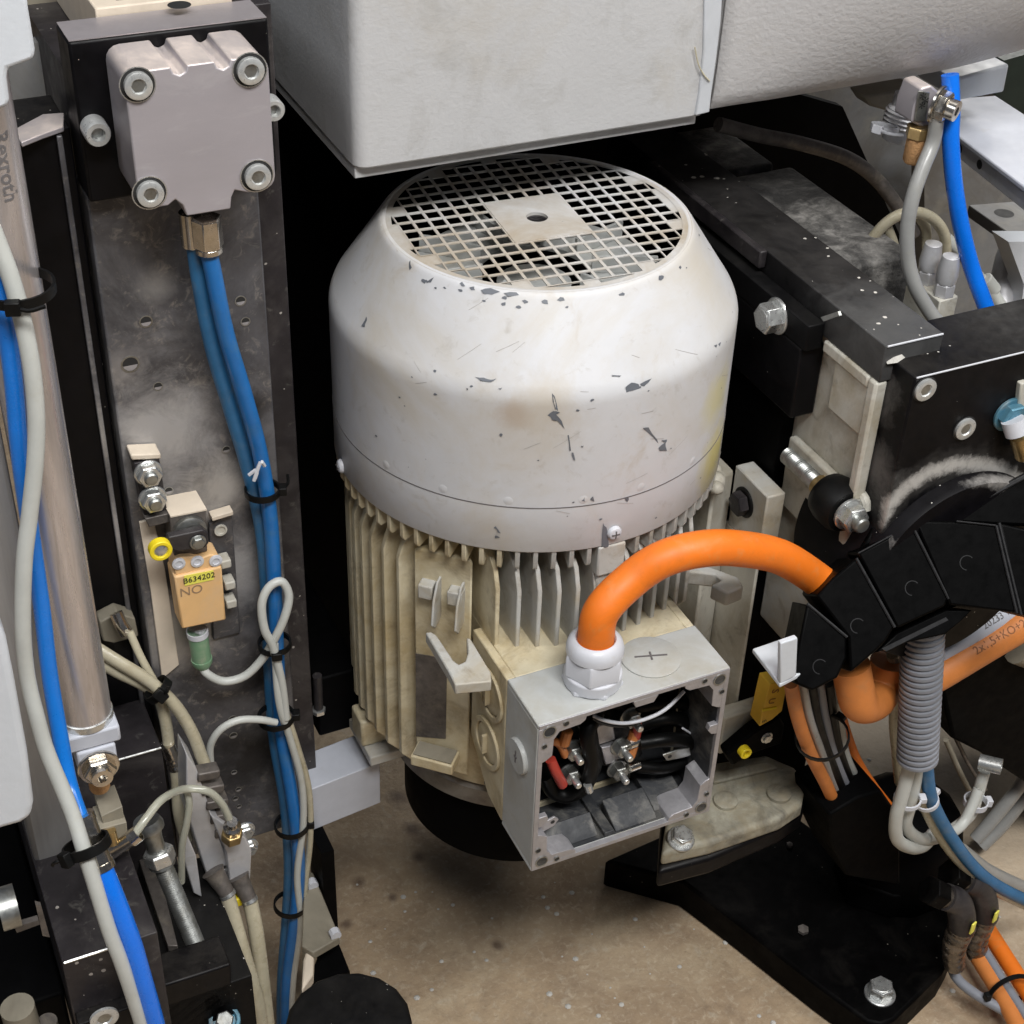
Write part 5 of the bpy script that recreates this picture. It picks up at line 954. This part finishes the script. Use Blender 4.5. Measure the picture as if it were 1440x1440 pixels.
cable_tie(P(1156, 1036, -.16), P(1150, 990, -.16)-P(1168, 1080, -.15), .0185, 'rubber', 'black cable tie round the dropping cable bundle', head=(1, .3, 0), w_=.0035)
# amber labelled sensor
am = thing('amber_sensor', 'amber labelled sensor with small yellow roller beside the bundle', 'sensor', P(1090, 1000, -.11))
slab([(1082, 962), (1108, 958), (1100, 1000), (1086, 1012), (1068, 1022)], -.118, .014).build('sensor_body', 'yelloworange', am, bevel=.0008)
slab([(1072, 998), (1092, 994), (1092, 997), (1072, 1001)], -.1186, .0005).build('yellow_line', 'yellow', am)
text('S', .009, FR(P(1090, 972, -.1186), YM, (-.2, 0, -1)), 'brownink', am); text('U', .008, FR(P(1085, 986, -.1186), YM, (-.2, 0, -1)), 'brownink', am); text('m', .005, FR(P(1075, 1014, -.1186), YM, (1, 0, .2)), 'ink', am)
slab([(1022, 1062), (1060, 1030), (1096, 1008), (1104, 1020), (1100, 1046), (1060, 1060), (1030, 1078)], -.112, .012).build('sensor_arm', 'blackdark', am, bevel=.002)
f = FR(P(1047, 1057, -.122), YM); b = MB(); hollow_ring(b, .0028, .0048, -.003, .003, f, 24); b.build('roller', 'yellow', am, bevel=.0005)
hex_bolt(am, P(1078, 1037, -.1125), YM, .0040, 'screw', h=.002, m='zinc')

# ================================================================== base casting and black base plate (lower right)
bc = thing('foot_casting', 'dusty cream foot casting with round bosses behind the terminal box', 'casting', (.16, -.05, -.62))
z_ = -.475
mb = slabz([(940, 1130), (1000, 1072), (1078, 1060), (1118, 1078), (1134, 1098), (1128, 1130), (1098, 1150), (1000, 1184), (930, 1200)], z_, .016); mb.build('casting_top', 'footcast', bc, bevel=.004, seg=4)
mb = slabz([(930, 1150), (1000, 1100), (1140, 1100), (1128, 1142), (1098, 1164), (1000, 1206), (925, 1226)], z_-.0165, .02); mb.build('casting_skirt', 'black', bc, bevel=.004, seg=3)
for px, py in ((1020, 1128), (1095, 1118)): b = MB(); b.lathe([(.0095, 0), (.0095, .003), (.006, .0045), (0, .0045)], FR(PZ(px, py, z_), ZP), 28); b.build('round_boss', 'footcast', bc)
mb = slabz([(1000, 1085), (1075, 1070), (1095, 1078), (1004, 1100)], z_+.004, .004); mb.build('raised_rib', 'footcast', bc, bevel=.0015)
hex_bolt(bc, PZ(957, 1180, z_+.001), (0, -.3, 1), .0085, 'shiny_bolt', h=.007, m='zinc')
bp = thing('black_base_plate', 'large black base plate with shiny bolts lying on the floor', 'plate', PZ(1200, 1300, -.69))
zp = -.665
mb = slabz([(850, 1210), (930, 1175), (1010, 1165), (1122, 1149), (1164, 1181), (1185, 1125), (1225, 1140), (1330, 1240), (1340, 1340), (1325, 1368), (1258, 1434), (1240, 1441), (1220, 1437), (1150, 1386), (1040, 1300), (960, 1240)], zp, .035); mb.build('plate', 'basebl', bp, bevel=.003)
hex_bolt(bp, PZ(1237, 1398, zp), ZP, .0105, 'hex_bolt', h=.010, m='zinc'); 
for px, py, r_ in ((1129, 1309, .005), (1245, 1273, .004), (1110, 1190, .003)): b = MB(); b.lathe([(r_, 0), (r_, .003), (0, .004)], FR(PZ(px, py, zp), ZP), 6); b.build('small_bolt', 'scraped', bp)
tb_ = thing('toothed_belt', 'black toothed belt edge beside the foot casting', 'belt', PZ(1150, 1120, -.56))
a1, a2 = PZ(1130, 1102, -.56), PZ(1186, 1148, -.56); d = (a2-a1); b = MB(); w2 = Vector((-d.y, d.x, 0)).normalized()
nt_ = 15; ps = []
for i in range(nt_): ps += [a1+d*(i/nt_), a1+d*((i+.5)/nt_), a1+d*((i+.5)/nt_)-w2*.0022, a1+d*((i+1)/nt_)-w2*.0022]
b.prism(ps+[a2+w2*.012, a1+w2*.012], (0, 0, -.02)); b.build('belt', 'blackdark', tb_)
dm = thing('black_dome', 'black faceted dome cap rising from the base plate', 'cap', PZ(1270, 1230, -.66))
c0 = PZ(1262, 1190, -.63); b = MB(); b.lathe([(.052, -.04), (.052, .035), (.046, .047), (.034, .055), (0, .055)], FR(c0, ZP), 14); b.build('dome', 'blackdark', dm, bevel=.002)
mb = slab([(1166, 1146), (1206, 1122), (1240, 1112), (1266, 1150), (1266, 1245), (1190, 1232), (1170, 1190)], -.158, .05); mb.build('cable_entry', 'blackdark', dm, bevel=.002)
mb = slabz([(1196, 1160), (1350, 1165), (1345, 1240), (1260, 1260), (1196, 1240)], -.635, .03); mb.build('flange', 'blackdark', dm, bevel=.002)
# elbow connectors
for (a1, b1), (a2, b2), (a3, b3), y_, lab in (((1320, 1258), (1352, 1278), (1342, 1345), -.20, 'nearer black and metal elbow connector with yellow tab'), ((1348, 1234), (1384, 1262), (1374, 1330), -.19, 'farther black and metal elbow connector with yellow tab')):
    t = thing('elbow_connector', lab, 'connector', P(a3, b3, y_), 'elbow connectors on the base plate')
    b = MB(); b.tube([P(a1, b1, y_), P(a1+12, b1+4, y_-.002)], .0090, 20, 3, rf=lambda t_: .0092+.0006*math.sin(t_*9)); b.build('threaded_ring', 'sleeve', t)
    b = MB(); b.tube([P(a1-14, b1-7, y_+.003), P(a1+3, b1+1, y_)], .0125, 6, 1); b.build('socket_base', 'basebl', t, bevel=.001)
    b = MB(); b.tube([P(a1+10, b1+3, y_-.002), P(a1+26, b1+10, y_-.005), P(a2, b2+6, y_-.008), P(a2+1, b2+26, y_-.008)], .0112, 24, 6); b.build('elbow_body', 'blacksteel', t, ang=50)
    b = MB(); b.tube([P(a2+1, b2+24, y_-.008), P(a3, b3-14, y_-.008), P(a3, b3+12, y_-.008)], .0098, 22, 24, rf=lambda t_: .0104-.0025*t_+.0009*(math.sin(t_*34) > 0)); b.build('metal_sleeve', 'sleeve', t, ang=60)
    b = MB(); b.box(-.0028, .0028, -.006, .006, 0, .0016, FR(P(a2+15, b2+26, y_-.020), (.3, -1, 0))); b.build('yellow_tab', 'yellowlabel', t, bevel=.0005)
G3 = 'cables at the lower right corner'
def FLR(pts, z): return [PZ(a_, b_, z) for a_, b_ in pts]
for pts, r_, m_, lab in (
    (FLR([(1350, 1300), (1372, 1340), (1400, 1385), (1424, 1428), (1446, 1475)], -.665), .0075, 'orangedull', 'left orange cable at the lower right corner'),
    (FLR([(1378, 1290), (1400, 1325), (1430, 1372), (1475, 1440)], -.665), .0075, 'orange', 'right orange cable at the lower right corner'),
    (FLR([(1368, 1310), (1392, 1350), (1420, 1395), (1460, 1455)], -.660), .0042, 'corr', 'grey cable squeezed between the two lower orange cables'),
    (FLR([(1336, 1352), (1346, 1376), (1372, 1398), (1410, 1420), (1460, 1446)], -.668), .0044, 'corr', 'grey cable leaving the nearer elbow connector'),
    ([(1390, 1270, -.12), (1420, 1300, -.12), (1470, 1345, -.12)], .0058, 'blue', 'upper blue hose at the lower right corner'),
    ([(1396, 1290, -.14), (1425, 1318, -.14), (1470, 1365, -.14)], .0056, 'darkblue', 'lower blue hose at the lower right corner')):
    hose('floor_cable', pts, r_, m_, lab, 'cable', G3)
cable_tie(PZ(1420, 1394, -.660), PZ(1440, 1425, -.66)-PZ(1400, 1362, -.66), .0185, 'rubber', 'black cable tie at the lower right corner orange cables', head=(-1, -.5, 0), w_=.004)

# ================================================================== TOP RIGHT machinery
mb = slab([(1120, 90), (1460, 30), (1460, 460), (1300, 520), (1120, 420)], .34, .02); tag(mb.build('rear_wall_sheet', 'greypanel'), 'dim grey sheet behind the tubes at upper right', 'panel')
hose('rusty_pipe', [(1010, 175, .10), (1067, 190, .10), (1130, 203, .10), (1190, 222, .10), (1230, 250, .10), (1262, 290, .095), (1285, 330, .09)], .0055, 'scraped', 'dusty rust stained pipe curving behind the powdery bracket', 'pipe')
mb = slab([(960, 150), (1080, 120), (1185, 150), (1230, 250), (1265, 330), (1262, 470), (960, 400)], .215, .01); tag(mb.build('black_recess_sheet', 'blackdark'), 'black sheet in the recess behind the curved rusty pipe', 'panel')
pwd = thing('powdery_bracket', 'black bracket thick with grey powder beyond the beam', 'bracket', (.26, .02, -.10))
mb = MB(); mb.box(.2135, .2750, -.035, .12, -.120, -.0600); mb.build('bracket_body', 'smear', pwd, bevel=.003)
mb = MB(); mb.box(.2130, .2600, .121, .20, -.11, -.056); mb.build('bracket_rear', 'smear', pwd, bevel=.003)
mf = thing('dusty_manifold', 'pale dusty manifold block with two clear push fittings at right', 'manifold', P(1320, 460, -.02))
ym = -.06
a1 = P(1325, 458, ym); 
mb = slab([(1322, 424), (1346, 416), (1340, 478), (1312, 470)], ym, .012); 
mb = MB(); tl = [PZ(*q, -.0900) for q in ((1258, 372), (1280, 374), (1348, 416), (1322, 424))]; mb.prism(tl, (0, 0, -.05)); mb.build('manifold_body', 'castwhite', mf, bevel=.001)
for px, py in ((1302, 396), (1326, 414)):
    p = PZ(px, py, -.090); b = MB(); hexprof(b, .0075, 0, .010, FR(p, ZP)); b.lathe([(.007, .010), (.0078, .016), (.0072, .022), (.006, .030)], FR(p, ZP), 22); b.build('push_fitting', 'silver', mf, bevel=.0003)
G4 = 'yellowed tubes at upper right'
hose('arched_tube', [P(1204, 374, .0), P(1222, 342, .0), P(1248, 312, -.005), P(1280, 298, -.01), P(1310, 306, -.01), P(1328, 330, -.01), P(1330, 362, -.01), P(1329, 385, -.02)], .0040, 'beigehose', 'outer yellowed tube arching to the nearer push fitting', 'tube', G4)
hose('arched_tube', [P(1246, 318, .0), P(1256, 345, .0), P(1256, 370, .0), P(1250, 400, .0)], .0040, 'beigehose', 'short yellowed tube hanging left of the manifold', 'tube', G4)
hose('arched_tube', [P(1290, 302, .0), P(1302, 320, .0), P(1303, 345, .0), P(1303, 372, -.01)], .0036, 'beigehose', 'inner yellowed tube dropping to the farther push fitting', 'tube', G4)
hose('grey_hose', [(1318, 165, -.04), (1312, 200, -.04), (1298, 235, -.045), (1284, 275, -.05), (1276, 320, -.052), (1277, 365, -.055), (1286, 400, -.06), (1302, 430, -.065), (1320, 455, -.07), (1345, 480, -.075)], .0050, 'greyhose', 'grey hose curving from the valve fitting down to the beam end', 'hose')
hose('bright_blue_hose', [(1336, 105, -.03), (1338, 150, -.035), (1337, 200, -.04), (1342, 260, -.045), (1352, 320, -.05), (1366, 375, -.055), (1384, 425, -.065), (1404, 480, -.075)], .0058, 'brightblue', 'vivid blue hose hanging at upper right behind the black block', 'hose')
hose('pale_hose', [(1330, 335, .02), (1352, 355, .015), (1372, 385, .01), (1394, 410, .0), (1415, 440, -.01), (1450, 470, -.02)], .0048, 'whitehose', 'pale jointed tube running right of the vivid blue hose', 'tube')
b = MB(); b.tube([P(1384, 392, .004), P(1398, 410, .0)], .0062, 16, 1); tag(b.build('tube_joint', 'whitehose', bevel=.0008), 'pale joint sleeve on the tube right of the vivid blue hose', 'joint')
vf = thing('valve_fitting', 'grey banjo valve with hex nut and bronze silencer under the cover', 'valve', P(1300, 190, -.03))
slab([(1296, 124), (1310, 120), (1322, 130), (1330, 172), (1322, 180), (1300, 182), (1282, 172), (1286, 150)], -.030, .02).build('valve_body', 'alu', vf, bevel=.0015)
slab([(1292, 128), (1308, 130), (1302, 172), (1286, 170)], -.0315, .0012).build('marked_face', 'zincdull', vf, bevel=.0005)
for i, (px, py, s2) in enumerate(((1297, 140, .0045), (1300, 147, .005), (1296, 153, .0045))): text('*', s2*2.6, FR(P(px, py, -.0319), YM), 'ink', vf, 'faded_marking')
ax = Vector((.45, -.85, -.1)); p = P(1318, 146, -.038); hex_bolt(vf, p, ax, .0100, 'hex_nut', h=.006, m='chrome'); b = MB(); hollow_ring(b, .003, .0068, .008, .014, FR(p, ax), 24); b.build('port_collar', 'chrome', vf)
b = MB(); b.lathe([(.0022, .0142), (0, .0142)], FR(p, ax), 6); b.build('port_socket', 'ink', vf)
p = P(1293, 176, -.028); hexm = MB(); hexprof(hexm, .0085, -.008, 0, FR(p, ZP)); hexm.build('brass_hex', 'brass', vf, bevel=.0004); b = MB(); b.lathe([(.0066, 0), (.0068, .016), (.0055, .018), (0, .018)], FR(p+Vector((0, 0, -.008)), -ZP), 20); b.build('silencer', 'bronze', vf)
gb = thing('clear_bulb', 'ribbed clear sight bowl with a white cable tie beside the valve', 'bowl', P(1262, 180, .02))
b = MB(); b.lathe([(.010, -.006), (.0125, 0), (.0125, .016), (.0105, .018), (.0105, .026)], FR(P(1264, 185, .02), (.15, 0, 1)), 24); b.build('bowl', 'silver', gb)
for i in range(4): b = MB(); b.lathe([(.0128, .004+i*.003), (.0136, .005+i*.003), (.0128, .006+i*.003)], FR(P(1264, 185, .02), (.15, 0, 1)), 24); b.build('bowl_rib', 'silver', gb)
cable_tie(P(1244, 180, .012), (.2, .1, 1), .0085, 'gland', 'white cable tie with long tail at the clear bowl', tail=.018, head=(-1, -.5, 0))
mb = slab([(1215, 135), (1290, 122), (1290, 165), (1260, 160), (1225, 150)], .06, .02); tag(mb.build('dusty_lug', 'tanpanel', bevel=.002), 'dusty cast lug above the clear bowl', 'lug')
wp = thing('white_side_frame', 'white machine frame with flanged edge and holes at upper right', 'frame', (.5, .15, -.1))
zz = -.02
tp = [PZ(*q, zz) for q in ((1344, 138), (1400, 134), (1440, 160), (1520, 215), (1520, 330), (1440, 262), (1346, 190))]
mb = MB(); mb.prism(tp, (0, 0, -.004)); mb.build('top_face', 'whiteblock', wp, bevel=.001)
mb = MB(); a1, a2 = PZ(1344, 190, zz-.0042), PZ(1500, 312, zz-.0042); mb.prism([a1, a2, a2+Vector((0, 0, -.014)), a1+Vector((0, 0, -.014))], (.004, .004, 0)); mb.build('edge_flange', 'silver', wp, bevel=.0006)
for px, py, r_ in ((1353, 205, .0035), (1383, 225, .0036)): b = MB(); b.lathe([(r_, 0), (0, 0)], FR(a1.lerp(a2, (px-1344)/156.)+Vector((-.0002, -.0002, -.007)), Vector((-1, -1, 0)) if False else (a2-a1).cross(ZP)*1), 18); b.build('flange_hole', 'ink', wp)
mb = slab([(1340, 112), (1420, 90), (1412, 130), (1348, 142)], .06, .05); mb.build('upper_box', 'whitepaint', wp, bevel=.002)
mb = slab([(1412, 85), (1500, 60), (1500, 190), (1440, 160), (1400, 133)], .30, .02); tag(mb.build('green_cabinet', 'greencab'), 'dark green speckled cabinet at the upper right corner', 'cabinet')
mb = slab([(1300, 180), (1346, 192), (1500, 312), (1500, 500), (1300, 470)], .26, .02); tag(mb.build('side_sheet', 'greypanel'), 'grey dusty sheet below the white frame at upper right', 'panel')
lg = thing('grey_ledge', 'grey ledge plate with a round hole at the right edge', 'ledge', PZ(1400, 300, -.14))
mb = slabz([(1362, 288), (1440, 282), (1520, 300), (1520, 330), (1422, 330)], -.115, .010); mb.build('ledge', 'greypanel', lg, bevel=.0008)
b = MB(); b.lathe([(.008, .0001), (0, .0001)], FR(PZ(1412, 300, -.115), ZP), 24); b.build('hole', 'ink', lg)
hose('bent_pipe', [(1450, 330, .10), (1424, 350, .08), (1412, 390, .06), (1405, 440, .04), (1402, 480, .03)], .0105, 'silver', 'grey bent pipe beneath the ledge at the right edge', 'pipe', n=20)
mb = slab([(1418, 340), (1520, 340), (1520, 480), (1430, 480), (1440, 400)], .03, .02); tag(mb.build('pale_guard', 'whitepaint'), 'pale guard piece at the right edge under the ledge', 'guard')
